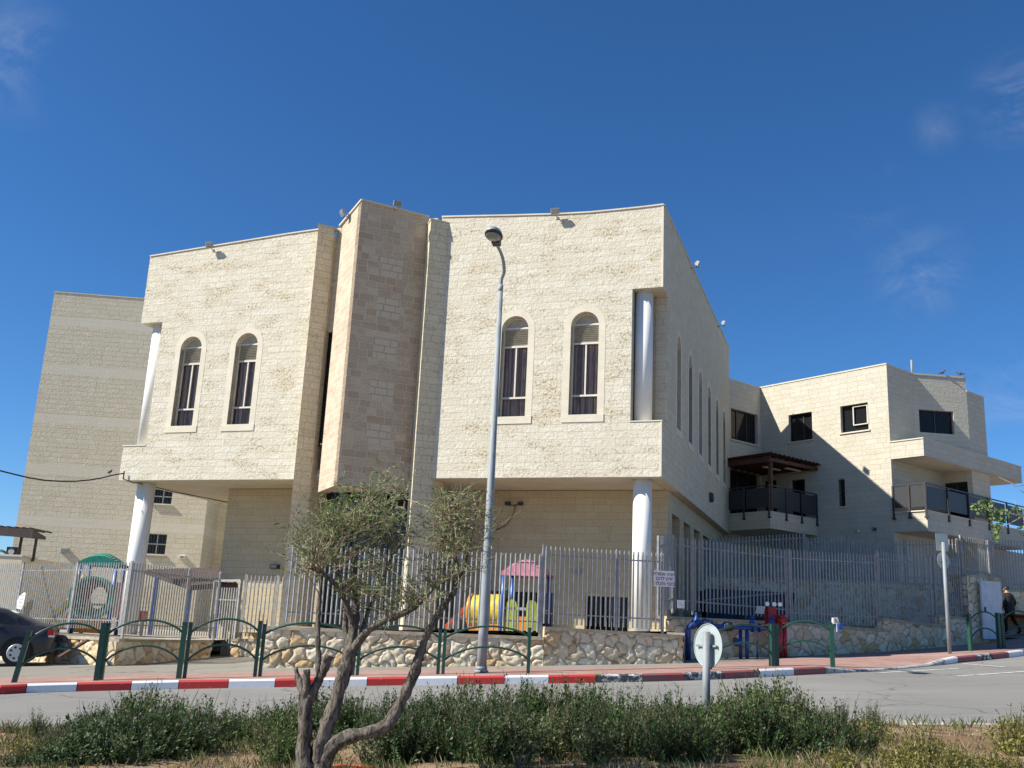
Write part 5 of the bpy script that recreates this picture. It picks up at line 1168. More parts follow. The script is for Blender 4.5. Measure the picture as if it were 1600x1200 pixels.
# ================================================================ STREET LAMP
lb_ = gp(752, 1051, .145)
t = thing('street_lamp', 'tall galvanised street lamp with curved arm and dark lantern in front of the building', 'street lamp', lb_)
zt_l = at(786, 452, lb_.y).z
mb = MB(); mb.tube([lb_-Z*.1, lb_+Z*.9, lb_+Z*2.5, V((lb_.x, lb_.y, zt_l))], [.10, .097, .088, .05], 20); mb.build('pole', M['galv_pole'], t)
mb = MB(); mb.tube([lb_, lb_+Z*.05], .14, 20); mb.tube([lb_+Z*.05, lb_+Z*.12], .115, 20); mb.build('base_collar', M['galv_pole'], t)
base = V((lb_.x, lb_.y, zt_l))
e1_ = at(777, 384, lb_.y-1.05); 
arm = [base, base+Z*.35, at(789, 422, lb_.y-.12), at(787, 408, lb_.y-.35), at(783, 396, lb_.y-.65), e1_]
mb = MB(); mb.tube([V((base.x, base.y, base.z-.05)), base+Z*.1], .054, 14); mb.build('joint_collar', M['galv_pole'], t)
def spl(P_, n=6):
    o_ = []
    for i in range(len(P_)-1):
        a, b_, c_, d__ = P_[max(0, i-1)], P_[i], P_[i+1], P_[min(len(P_)-1, i+2)]
        for k in range(n):
            s = k/n; o_.append(.5*((2*b_)+(c_-a)*s+(2*a-5*b_+4*c_-d__)*s*s+(3*b_-a-3*c_+d__)*s**3))
    return o_+[P_[-1]]
arm = spl([base-Z*.3, base+Z*.2, at(787.5, 425, lb_.y-.10), at(786.3, 408, lb_.y-.32), at(783, 396, lb_.y-.62), e1_]); na = len(arm)
mb = MB(); mb.tube(arm, [.044-.012*k/(na-1) for k in range(na)], 14); mb.build('arm', M['galv_pole'], t)
hd = at(771.5, 368, lb_.y-1.5); ld = (hd-e1_).normalized(); ld = V((ld.x*1.2, ld.y, ld.z*.55)).normalized(); sd = Z.cross(ld).normalized(); up = ld.cross(sd).normalized()*1
if up.z < 0: up = -up
mb = MB(); mb.ell(hd+up*.01, .30, .18, .15, ex=ld, ey=sd, ez=up, n=24, m=8, t1=math.pi/2); mb.build('hood', M['lamp_grey'], t)
mb = MB(); mb.ell(hd, .305, .185, .065, ex=ld, ey=sd, ez=up, n=24, m=8, t0=math.pi*.42, t1=math.pi); mb.box(hd-ld*.28-up*.01, ld, sd, up, .2, .17, .13); mb.build('housing', M['lamp_dark'], t)
mb = MB(); mb.ell(hd+ld*.04-up*.045, .22, .15, .045, ex=ld, ey=sd, ez=up, n=24, m=6, t0=math.pi*.5, t1=math.pi); mb.build('lens', M['lens'], t)

# ================================================================ GREEN ARCHED BARRIERS
def barrier(label, pa, pb, hA_=None, hB_=None, lean=None, wid=.09):
    # pa, pb: (px, y_bottom, y_top)
    a, b_ = gp(pa[0], pa[1], .15), gp(pb[0], pb[1], .15)
    ha = at(pa[0], pa[2], a.y).z-a.z; hb = at(pb[0], pb[2], b_.y).z-b_.z
    t = thing('arched_barrier', label, 'barrier', a, 'green arched barriers along the kerb')
    d = (b_-a); d.z = 0; L = d.length; d.normalize(); tops = []
    for p, h, ln in ((a, ha, lean or 0), (b_, hb, 0)):
        tp_ = p+Z*h+d*ln; m_ = MB(); m_.bar(p-Z*.15-d*ln*.15, tp_, wid, wid, side=d); m_.box(tp_, d, V((-d.y, d.x, 0)), Z, wid+.01, wid+.01, .012); m_.build('post', M['green'], t); tops.append((p, tp_))
    for fr, ri in ((.82, .17), (.32, .2)):
        (a0_, a1_), (c0_, c1_) = tops; A_ = a0_+(a1_-a0_)*fr; B_ = c0_+(c1_-c0_)*fr; m_ = MB(); pts_ = []
        A_ = A_+d*wid*.4; B_ = B_-d*wid*.4
        for k in range(21):
            s = k/20; pts_.append(A_.lerp(B_, s)+Z*(ri*max(ha, hb)*1.35*(1-(2*s-1)**2)**.85))
        m_.tube(pts_, .021, 10, cap=True); m_.build('arch_rail', M['green'], t)
barrier('green arched barrier at the far left whose post leans, beside the grey car', (22, 1066, 985), (150, 1063, 973), lean=.12)
barrier('green arched barrier in front of the left white column', (157, 1062, 973), (279, 1060, 972))
barrier('green arched barrier in front of the open gate', (288, 1059.5, 972), (398, 1057, 970), wid=.07)
barrier('green arched barrier behind the left trunk of the olive tree', (406, 1056.5, 975), (551, 1055, 980), wid=.065)
barrier('green arched barrier between the olive limbs, left of the street lamp', (558, 1055, 980), (684, 1053, 983), wid=.065)
barrier('green arched barrier with the street lamp behind it', (692, 1053, 983), (825, 1051.5, 981), wid=.065)
barrier('green arched barrier in front of the blue pipes beside the round sign', (1108, 1045.5, 985), (1206, 1040.5, 975))
barrier('green arched barrier right of the red standpipe with litter on its post', (1214, 1040, 975), (1301, 1040, 973))
barrier('green arched barrier just right of the tall sign pole', (1517, 1017, 960), (1562, 1013, 958))
barrier('green arched barrier at the right edge in front of the walking person', (1568, 1012, 959), (1616, 1009, 956))

# ================================================================ PIPES
pb_ = gp(1074, 1030, .15); YP = 25.3
def pp(x, y, Y_=YP): return at(x, y, Y_)
t = thing('water_manifold', 'blue painted water main with elbows and valves in front of the shaded wall', 'water pipes', gp(1074, 1029, .15))
def ground_at(p): return V((p.x, p.y, g(p.x, p.y)+.05))
q = pp(1075, 978)
mb = MB(); mb.tube([ground_at(q), q-Z*.12, q-Z*.03+V((.02, 0, 0)), q+V((.1, .0, .03)), pp(1088, 975)], .07, 14); mb.build('riser_pipe', M['blue_pipe'], t)
mb = MB(); mb.tube([pp(1086, 975), pp(1110, 978, 25.45), pp(1140, 980, 25.6), pp(1172, 981, 25.8), pp(1200, 982, 26.0)], .06, 14); mb.build('main_pipe', M['blue_pipe'], t)
for x, y, Y_, r_ in ((1084, 975, 25.3, .115), (1093, 976, 25.35, .115), (1131, 980, 25.55, .10), (1176, 981, 25.82, .11), (1186, 981, 25.9, .11)):
    q = pp(x, y, Y_); mb = MB(); dx_ = V((.96, .28, -.02)); mb.tube([q-dx_*.025, q+dx_*.025], r_, 18); mb.build('flange', M['blue_pipe'], t)
for x, y, Y_ in ((1088, 972, 25.3), (1175, 976, 25.8), (1206, 976, 25.95)):
    q = pp(x, y, Y_); mb = MB(); mb.tube([q-Z*.05, q+Z*.03, q+Z*.10, q+Z*.17], [.10, .085, .05, .04], 14); mb.tube([q+Z*.17, q+Z*.23], .03, 8); mb.tube([q+Z*.18-V((.09, 0, 0)), q+Z*.18+V((.09, 0, 0))], .018, 6); mb.build('valve', M['blue_pipe'], t)
for x, r_, y in ((1157, .045, 984), (1167, .05, 984), (1183, .022, 984)):
    q = pp(x, y, 25.75); mb = MB(); mb.tube([q, ground_at(q)], r_, 12); mb.build('down_pipe', M['blue_pipe'], t)
q = pp(1152, 1004, 25.7); mb = MB(); mb.ell(q, .11, .1, .1); mb.tube([q+V((-.1, -.06, .08)), q+V((.1, .0, .03))], .05, 10); mb.build('air_valve', M['blue_pipe'], t)
q = pp(1104, 972, 25.4)
mb = MB(); mb.tube([q+V((-.18, 0, .0)), q+V((-.05, 0, .05)), q+V((.1, 0, .03)), q+V((.18, .03, -.02))], .035, 8); mb.build('small_fitting', M['blue_pipe'], t)
q = pp(1137, 979, 25.6); mb = MB(); mb.tube([q-V((.09, .03, 0)), q+V((.09, .03, 0))], .115, 16); mb.build('water_meter', M['lamp_dark'], t)
t = thing('red_standpipe', 'red fire standpipe with two risers, small head and warning plate', 'standpipe', gp(1222, 1024, .15))
q = pp(1214, 958, 26.3)
for x, r_, yt in ((1217, .08, 962), (1226, .055, 975)):
    q = pp(x, yt, 26.3); mb = MB(); mb.tube([ground_at(q), q], r_, 14); mb.build('riser_pipe', M['red_pipe'], t)
q = pp(1222, 970, 26.2); mb = MB(); mb.tube([q-Z*.05, q+Z*.1], [.1, .085], 14); mb.ell(q+Z*.1, .085, .085, .08, m=6, t1=math.pi/2); mb.tube([q+Z*.06, q+Z*.05+V((.12, -.06, 0))], .045, 10); mb.build('hydrant_head', M['red_pipe'], t)
q = pp(1204, 962, 26.5); mb = MB(); mb.box(q, V((.96, .28, 0)), V((-.28, .96, 0)), Z, .24, .2, .45); mb.build('valve_box', M['red_pipe'], t)
q = pp(1202, 944, 26.4)
for k in (-.09, .09, .24):
    mb = MB(); mb.tube([q+V((k, -.02, 0)), q+V((k, -.16, 0))], .055, 12); mb.build('gauge', M['bolt'], t)
q = pp(1188, 953, 26.2); mb = MB(); mb.box(q, V((.9, .3, 0)), V((-.3, .9, 0)), (Z+V((.2, 0, 0))).normalized(), .27, .01, .2); mb.build('warning_plate', M['sign_back'], t)
# litter carton on the barrier post
p = at(1305, 972, gp(1301, 1040).y-.02)
t = thing('drink_carton', 'crumpled white, red and blue drink carton stuck on the green barrier post', 'litter', p)
mb = MB(); mb.box(p+Z*.03, V((.95, .2, .1)).normalized(), V((-.2, .95, 0)).normalized(), V((-.1, 0, .99)).normalized(), .15, .07, .13, taper=.75); mb.build('carton', M['white_sheet'], t)
mb = MB(); mb.box(p+V((.0, -.037, .035)), V((1, .2, 0)).normalized(), V((-.2, 1, 0)).normalized(), Z, .06, .004, .07); mb.build('red_print', M['p_orange'], t)
mb = MB(); mb.box(p+V((.1, -.02, -.09)), V((.9, .2, -.2)).normalized(), V((-.2, .95, 0)).normalized(), V((.2, 0, .97)).normalized(), .1, .05, .14, taper=.7); mb.build('blue_side', M['p_blue'], t)
mb = MB(); mb.box(p+V((.02, -.03, -.12)), V((1, 0, 0)), V((0, 1, 0)), Z, .02, .01, .18); mb.build('straw', M['white_sheet'], t)
# propped dark plank near the left wall
p0_, p1_ = at(92, 1027, 23.6), at(137, 1000, 24.2)
t = thing('leaning_plank', 'dark brown plank leaning against the rubble wall beside the grey car', 'plank', p0_); mb = MB(); mb.bar(p0_, p1_, .11, .05); mb.build('board', M['rust_brown'], t)

# ================================================================ PARKED CAR (rear end enters at the left edge)
cw = gp(25, 1046, .14); YC = 24.3
wr_c = at(24, 1027, YC)                       # rear wheel hub
zc0 = g(wr_c.x, YC)+.14
car = thing('parked_car', 'dark grey saloon car parked at the left edge, only its rear half in view', 'car', V((wr_c.x-1.4, YC+.8, zc0)))
fx = V((math.cos(R(19)), math.sin(R(19)), 0)); fy = V((-fx.y, fx.x, 0))    # fx points to the tail
O_ = V((wr_c.x, YC, zc0)) + fy*.08
def cpt(x, y, z): return O_+fx*x+fy*y+Z*z
# stations: x (tail +), z of sill, z of belt, z of top, half width low, belt, top
ST = [(.74, .42, .70, .80, .70, .72, .62), (.70, .30, .86, .93, .80, .80, .68), (.60, .24, .90, .97, .84, .84, .70), (.46, .22, .92, .99, .86, .86, .70), (.34, .22, .93, 1.01, .86, .86, .68), (.0, .22, .93, 1.15, .87, .87, .61), (-.40, .22, .93, 1.29, .87, .87, .57), (-.9, .22, .93, 1.38, .87, .87, .57), (-1.5, .22, .93, 1.40, .87, .87, .57), (-1.95, .22, .92, 1.33, .87, .87, .58), (-2.5, .22, .92, 1.03, .86, .86, .66), (-3.0, .24, .88, .95, .84, .84, .66), (-3.45, .28, .76, .82, .78, .78, .6), (-3.6, .36, .6, .66, .66, .66, .5)]
mb = MB(); vs = []
for x, zs, zb2, zt2, w0, w1_, w2_c in ST:
    yc = .87
    ring = [(-w0*.94, zs), (-w0, zs+.12), (-w1_-.01, (zs+zb2)/2+.05), (-w1_+.02, zb2), (-w2_c, zt2-.04), (-w2_c*.8, zt2), (w2_c*.8, zt2), (w2_c, zt2-.04), (w1_-.02, zb2), (w1_+.01, (zs+zb2)/2+.05), (w0, zs+.12), (w0*.94, zs)]
    vs += [cpt(x, yc+y, z) for y, z in ring]
n = 12; fs = [(i*n+k, (i+1)*n+k, (i+1)*n+(k+1) % n, i*n+(k+1) % n) for i in range(len(ST)-1) for k in range(n)]
mb.add(vs, fs, True); mb.add(vs[:n], [tuple(range(n))], True); mb.add(vs[-n:], [tuple(reversed(range(n)))], True)
body = mb.build('body', M['car_paint'], car)
def gw(i0_, i1_, sgn_, f0=.08, f1=.9, x0f=0, x1f=1):
    m_ = MB(); A_, B_ = ST[i0_], ST[i1_]
    pts_ = []
    for s_i, (S_, fr) in enumerate(((A_, x0f), (B_, x1f))): pass
    def pnt(S_, f): w_ = (S_[5]-.02)*(1-f)+S_[6]*f; z_ = S_[2]*(1-f)+(S_[3]-.04)*f; return (S_[0], .87+sgn_*(w_+.006), z_)
    q = [pnt(A_, f0), pnt(B_, f0), pnt(B_, f1), pnt(A_, f1)]
    m_.poly([cpt(*p) for p in q]); return m_
for sgn_ in (-1, 1):
    m_ = MB()
    for i in range(4, 10):
        f1 = .86
        mm_ = gw(i, i+1, sgn_, .1, f1); m_.add(mm_.v, mm_.f)
    m_.build('side_window', M['car_glass'], car)
for (i, j) in ((3, 6),):
    m_ = MB(); A_, B_ = ST[4], ST[6]; m_.poly([cpt(A_[0]-.02, .87-A_[6]*.78, A_[3]+.008), cpt(B_[0], .87-B_[6]*.78, B_[3]+.008), cpt(B_[0], .87+B_[6]*.78, B_[3]+.008), cpt(A_[0]-.02, .87+A_[6]*.78, A_[3]+.008)]); m_.build('rear_window', M['car_glass'], car)
for x in (0, -2.62):
    for y in (.02, 1.72):
        m_ = MB(); s_y = -1 if y < 1 else 1; c = cpt(x, y+.0, .31)
        m_.tube([c-fy*.1, c+fy*.1], .31, 28); m_.tube([c-fy*(.11), c+fy*.11], .27, 28)
        wh = m_.build('wheel', M['rubber'], car)
        m_ = MB(); cc_ = c+fy*(s_y*.115); m_.tube([cc_, cc_+fy*s_y*.012], [.205, .19], 24); m_.build('rim', M['rim'], wh)
        m_ = MB()
        for k in range(7): a = 2*math.pi*k/7; q = cc_+fy*s_y*.0125+fx*.125*math.cos(a)+Z*.125*math.sin(a); m_.tube([q, q+fy*s_y*.003], .028, 8)
        m_.build('cover_hole', M['rubber'], wh)
        m_ = MB(); arc = []
        for k in range(17): a = math.pi*k/16; arc.append((.365*math.cos(a), .31+.365*math.sin(a)))
        m_.poly([cpt(x+a_, y-s_y*-.0+(-.035 if s_y < 0 else .035), b_z) for a_, b_z in arc]); m_.build('wheel_arch', M['rubber'], car)
for sgn_ in (-1, 1):
    m_ = MB(); m_.box(cpt(.67, .87+sgn_*.71, .80), fx, fy, Z, .14, .25, .13); m_.build('tail_lamp', M['tail'], car)
    m_ = MB(); m_.box(cpt(.69, .87+sgn_*.73, .715), fx, fy, Z, .12, .2, .05); m_.build('reverse_lamp', M['white_sheet'], car)
m_ = MB(); m_.box(cpt(.73, .87, .44), fx, fy, Z, .12, 1.5, .22); m_.build('bumper', M['car_paint'], car)
m_ = MB(); m_.box(cpt(-.45, -.012, .88), fx, fy, Z, .16, .03, .03); m_.box(cpt(-1.5, -.012, .88), fx, fy, Z, .16, .03, .03); m_.build('door_handle', M['car_paint'], car)

# ================================================================ PERSON
def skin_obj(name, pts, edges, radii, mat, par, sub=2, root=0):
    me = bpy.data.meshes.new(name); off = wloc(par); me.from_pydata([tuple(V(p)-off) for p in pts], edges, []); o = bpy.data.objects.new(name, me); C.objects.link(o); o.parent = par
    sk = o.modifiers.new('skin', 'SKIN'); lay = me.skin_vertices[0]
    for i, r_ in enumerate(radii): lay.data[i].radius = (r_, r_) if not isinstance(r_, tuple) else r_
    lay.data[root].use_root = True; sk.use_smooth_shade = True
    ss_ = o.modifiers.new('sub', 'SUBSURF'); ss_.levels = sub; ss_.render_levels = sub
    dg = bpy.context.evaluated_depsgraph_get(); me2 = bpy.data.meshes.new_from_object(o.evaluated_get(dg)); o.modifiers.clear(); o.data = me2
    me2.materials.clear(); me2.materials.append(M[mat]) if not isinstance(mat, list) else [me2.materials.append(M[m]) for m in mat]
    for p in me2.polygons: p.use_smooth = True
    return o
pf = at(1581, 991, 34.2); ptop = at(1579, 917, 34.2); hh = ptop.z-pf.z; S = hh/1.72
pr = thing('person', 'person in dark clothes and cap walking away up the steps at the right edge', 'person', pf)
bx = V((.94, .34, 0)).normalized(); by = V((-bx.y, bx.x, 0)); bo = V((pf.x, pf.y, pf.z))     # by: walking direction, away
B_ = lambda x, y, z: bo+bx*(x*S)+by*(y*S)+Z*(z*S)
pts = [B_(0, 0, .95), B_(0, .02, 1.12), B_(0, .05, 1.32), B_(0, .07, 1.45), B_(0, .09, 1.53), B_(0, .11, 1.63),
       B_(-.10, 0, .90), B_(-.11, .13, .52), B_(-.10, .12, .10), B_(-.10, .24, .04),
       B_(.10, 0, .90), B_(.12, -.02, .52), B_(.13, -.28, .17), B_(.13, -.18, .05),
       B_(-.19, .06, 1.40), B_(-.29, -.04, 1.13), B_(-.27, .09, .92), B_(-.26, .12, .85),
       B_(.19, .06, 1.40), B_(.30, .0, 1.14), B_(.29, .16, .96), B_(.28, .2, .90)]
ed = [(0, 1), (1, 2), (2, 3), (3, 4), (4, 5), (0, 6), (6, 7), (7, 8), (8, 9), (0, 10), (10, 11), (11, 12), (12, 13), (3, 14), (14, 15), (15, 16), (16, 17), (3, 18), (18, 19), (19, 20), (20, 21)]
ra = [.15, .145, .165, .10, .055, .095, .095, .068, .048, .035, .095, .068, .048, .035, .07, .055, .038, .03, .07, .055, .038, .03]
bd = skin_obj('body', pts, ed, [r_*S for r_ in ra], ['clothes', 'skin'], pr)
off = wloc(pr)
for p in bd.data.polygons:
    c = p.center+off; h_ = (c.z-bo.z)/S
    if h_ > 1.50 or (h_ < .93 and abs((c-bo).dot(bx))/S > .225): p.material_index = 1
# fingers on both hands
for sx, hb in ((-1, B_(-.26, .12, .85)), (1, B_(.28, .2, .90))):
    for k in range(4):
        mb = MB(); f0 = hb+by*((k-1.5)*.02*S)-Z*.02*S; L = (.07, .08, .075, .06)[k]*S
        mb.tube([f0, f0-Z*L*.5, f0-Z*L*.9-bx*sx*.015*S], [.009*S, .008*S, .006*S], 6); mb.build('finger', M['skin'], bd)
    mb = MB(); mb.tube([hb+by*.03*S, hb+by*.05*S-Z*.03*S, hb+by*.05*S-Z*.06*S], [.01*S, .009*S, .007*S], 6); mb.build('thumb', M['skin'], bd)
hc = B_(0, .12, 1.63)
mb = MB(); mb.ell(hc+Z*.035*S-by*.01, .098*S, .112*S, .095*S, ex=bx, ey=by, n=16, m=8, t1=math.pi*.62); mb.build('hair', M['lamp_dark'], pr)
mb = MB(); mb.ell(hc+Z*.075*S, .098*S, .11*S, .06*S, ex=bx, ey=by, n=16, m=6, t1=math.pi*.5); mb.box(hc+by*.13*S+Z*.08*S, bx, by, Z, .14*S, .1*S, .012*S); mb.build('cap', M['clothes'], pr)
for sx in (-1, 1):
    mb = MB(); mb.ell(hc+bx*sx*.095*S-Z*.005*S, .015*S, .025*S, .032*S, ex=bx, ey=by, n=8, m=6); mb.build('ear', M['skin'], bd)
mb = MB(); mb.tube([hc+by*.09*S, hc+by*.125*S-Z*.025*S], [.012*S, .016*S], 8); mb.build('nose', M['skin'], bd)
for sx in (-1, 1):
    mb = MB(); mb.ell(hc+by*.09*S+bx*sx*.035*S+Z*.012*S, .012*S, .008*S, .008*S, n=8, m=6); mb.build('eye', M['lamp_dark'], bd)
mb = MB(); mb.box(hc+by*.098*S-Z*.055*S, bx, by, Z, .045*S, .01*S, .008*S); mb.build('mouth', M['p_red'], bd)
# jacket over the torso: hem and back, shoes
mb = MB(); vs = []; n = 20
prof = [(1.47, .09, .09), (1.43, .19, .12), (1.32, .225, .145), (1.15, .20, .14), (1.0, .205, .15), (.86, .225, .16), (.84, .22, .155)]
for z_, rx, ry in prof:
    for k in range(n): a = 2*math.pi*k/n; vs.append(B_(rx*math.cos(a), .03+(1.45-z_)*-.02+ry*math.sin(a), z_))
mb.add(vs, [(i*n+k, (i+1)*n+k, (i+1)*n+(k+1) % n, i*n+(k+1) % n) for i in range(len(prof)-1) for k in range(n)], True); mb.build('jacket', M['clothes'], pr)
for c_, tilt in ((B_(-.10, .17, .045), 0), (B_(.13, -.22, .09), .5)):
    mb = MB(); mb.ell(c_, .05*S, .13*S, .05*S, ex=bx, ey=(by*math.cos(tilt)-Z*math.sin(tilt)), ez=(Z*math.cos(tilt)+by*math.sin(tilt)), n=12, m=8); mb.build('shoe', M['lamp_dark'], pr)

# ================================================================ OLIVE TREE
YT = 8.3
def tp_(x, y, dy=0): return at(400+x/3, 800+y/3, YT+dy)
rpx = YT/1546.3/3*.84                    # zoomed pixel -> metres
def limb(pts_, t, name='limb', n=16, jit=.36):
    # pts_: (x, y, radius in zoomed px, dy)
    fine = []
    for (a, b_) in zip(pts_, pts_[1:]):
        for k in range(4):
            s = k/4; fine.append([a[i]+(b_[i]-a[i])*s for i in range(4)])
    fine.append(list(pts_[-1]))
    # smooth
    for _ in range(2): fine = [fine[0]]+[[(fine[i-1][k]+2*fine[i][k]+fine[i+1][k])/4 for k in range(4)] for i in range(1, len(fine)-1)]+[fine[-1]]
    m_ = MB(); P_ = [tp_(f[0]+random.uniform(-2, 2), f[1], f[3]) for f in fine]
    m_.tube(P_, [f[2]*rpx*random.uniform(.86, 1.12) for f in fine], n, jit=jit); m_.build(name, M['bark'], t); return P_
tb = tp_(290, 1195); tb.z = g(tb.x, tb.y)+.05
ot = thing('olive_tree', 'young multi-stemmed olive tree with sparse silvery crown standing in the verge', 'tree', tb)
limb([(235, 1215, 46, 0), (222, 1120, 40, .0), (232, 1000, 36, 0), (235, 880, 34, 0), (232, 845, 30, 0)], ot, 'trunk')
limb([(225, 860, 24, 0), (205, 800, 20, .02), (192, 760, 14, .03), (184, 728, 8, .03)], ot)
limb([(240, 865, 24, 0), (238, 800, 20, -.03), (236, 738, 17, -.03)], ot)
limb([(250, 880, 28, 0), (285, 800, 26, .02), (318, 745, 24, .02), (330, 700, 26, .02), (345, 672, 24, .02)], ot)
L1 = limb([(292, 770, 13, 0), (292, 640, 14, .05), (290, 500, 15, .1), (300, 400, 12, .12), (308, 300, 11, .15), (300, 230, 8, .2)], ot)
limb([(305, 1215, 54, 0), (300, 1130, 46, 0), (322, 1020, 44, 0), (372, 900, 38, 0), (410, 770, 36, 0), (440, 665, 38, 0), (452, 640, 32, 0)], ot, 'trunk')
L2 = limb([(445, 660, 26, 0), (510, 565, 20, -.05), (600, 510, 18, -.1), (680, 480, 17, -.12), (742, 450, 15, -.12)], ot)
L3 = limb([(440, 660, 30, 0), (452, 560, 26, .05), (470, 470, 20, .08), (465, 360, 16, .1), (462, 250, 13, .12), (470, 120, 9, .15), (500, -20, 5, .2)], ot)
L4 = limb([(458, 540, 16, .05), (420, 420, 14, .0), (380, 345, 13, -.05), (320, 290, 12, -.08), (262, 262, 9, -.1)], ot)
L5 = limb([(440, 640, 18, .05), (415, 540, 14, .1), (420, 440, 10, .15), (380, 250, 8, .2), (330, 60, 5, .25)], ot)
L5b = limb([(500, 560, 14, .05), (520, 480, 12, .15), (600, 300, 9, .25), (680, 100, 6, .3), (700, -60, 3, .3)], ot)
limb([(310, 1180, 44, 0), (365, 1090, 40, -.03), (440, 1050, 36, -.05), (540, 1035, 34, -.05), (620, 1000, 36, -.03), (665, 920, 32, 0), (715, 820, 27, 0), (748, 740, 25, 0), (762, 690, 28, 0), (785, 610, 20, 0), (830, 520, 18, 0), (885, 430, 17, 0), (930, 375, 15, .02)], ot, 'trunk')
L6 = limb([(925, 385, 14, .02), (945, 310, 12, .04), (935, 200, 9, .06), (915, 80, 7, .08), (900, -60, 4, .1)], ot)
L7 = limb([(945, 330, 9, .04), (985, 240, 7, .0), (1010, 120, 5, -.05), (1040, -40, 3, -.1)], ot)
L8 = limb([(742, 455, 9, -.12), (800, 400, 6, -.1), (860, 330, 4, -.05)], ot)
# twigs and leaves: clusters are (x, y, rx, ry, n, start limbs) in the same zoomed pixels
tw = MB(); lf = MB(); rnd = random.Random(3)
def leafquad(m_, p, d, L, w_, nrm):
    s_ = d.cross(nrm).normalized()*w_/2
    m_.add([p, p+d*L*.45+s_, p+d*L, p+d*L*.45-s_], [(0, 1, 2, 3)])
def twig(p0, p1, r0_, nl, leaf=.042, curv=.12):
    mid = (p0+p1)/2+V((rnd.uniform(-1, 1), rnd.uniform(-1, 1), rnd.uniform(-.6, .8)))*curv*(p1-p0).length
    pts_ = []
    for k in range(7):
        s = k/6; pts_.append(p0*(1-s)**2+mid*2*s*(1-s)+p1*s*s)
    tw.tube(pts_, [r0_*(1-.75*k/6) for k in range(7)], 4, cap=False)
    for k in range(nl):
        s = .25+.75*(k+rnd.random())/nl; i = min(5, int(s*6)); f = s*6-i; p = pts_[i].lerp(pts_[i+1], f); d = (pts_[i+1]-pts_[i]).normalized()
        o_ = V((rnd.gauss(0, 1), rnd.gauss(0, 1), rnd.gauss(0, 1))); o_ = (o_-d*o_.dot(d)).normalized()
        dd = (d*rnd.uniform(.4, 1.1)+o_*rnd.uniform(.5, 1)).normalized()
        leafquad(lf, p, dd, leaf*rnd.uniform(.6, 1.25), leaf*.24, o_.cross(dd).normalized()+V((rnd.uniform(-.4, .4),)*3))
LEAF = .56
CL = [  # cx, cy, rx, ry, number, limbs, leaves per twig
    (330, 60, 200, 150, 40, (L1, L4, L5), 20), (520, -70, 190, 130, 42, (L3, L5b, L5), 24), (470, 60, 220, 150, 40, (L3, L5), 20),
    (230, 150, 140, 110, 22, (L4, L1), 14), (640, 90, 150, 150, 34, (L5b, L3), 18), (400, 250, 230, 100, 26, (L3, L4, L5), 12),
    (600, 330, 180, 90, 30, (L5b, L3, L2), 18), (720, 380, 130, 70, 26, (L2, L8), 18), (870, 260, 110, 110, 26, (L6, L8), 16),
    (900, 60, 110, 150, 36, (L6,), 16), (990, 0, 120, 160, 36, (L7, L6), 15), (1010, 180, 110, 110, 24, (L7, L6), 14), (800, 40, 90, 110, 14, (L6, L5b), 12),
    (480, 400, 120, 70, 10, (L3, L5), 12), (660, 420, 120, 60, 14, (L2,), 16)]
for cx_, cy_, rx_, ry_, n_, lbs, nl in CL:
    for k in range(int(n_*.78)):
        a = rnd.uniform(0, 2*math.pi); q = math.sqrt(rnd.random())*1.08; e = tp_(cx_+rx_*q*math.cos(a), cy_+ry_*q*math.sin(a), rnd.uniform(-.5, .5))
        lb__ = rnd.choice(lbs); st = min(rnd.sample(lb__[len(lb__)//3:], min(6, len(lb__)-len(lb__)//3)), key=lambda p: (p-e).length if p.z < e.z+.15 else 9)
        twig(st, e, .0055, int(nl*LEAF))
        for j in range(3):       # side shoots
            s = rnd.uniform(.35, .95); b0 = st.lerp(e, s); dv = V((rnd.gauss(0, 1), rnd.gauss(0, 1), rnd.gauss(.5, .7))).normalized()*rnd.uniform(.1, .26)
            twig(b0, b0+dv, .0028, int(nl*.34))
# long bare shoots
for x0, y0, x1, y1 in ((900, 300, 1060, -60), (900, 280, 1130, -120), (940, 260, 1280, -30), (880, 250, 1000, -130), (860, 300, 960, -140), (950, 310, 1150, -20), (400, 250, 180, 60), (430, 260, 150, 90), (640, 260, 690, -130), (560, 100, 610, -170), (930, 330, 1120, 200), (300, 230, 120, 260)):
    twig(tp_(x0, y0, .05), tp_(x1, y1, rnd.uniform(-.2, .2)), .004, 5, curv=.2)
tw.build('twigs', M['twig'], ot); lf.build('crown', M['olive'], ot)

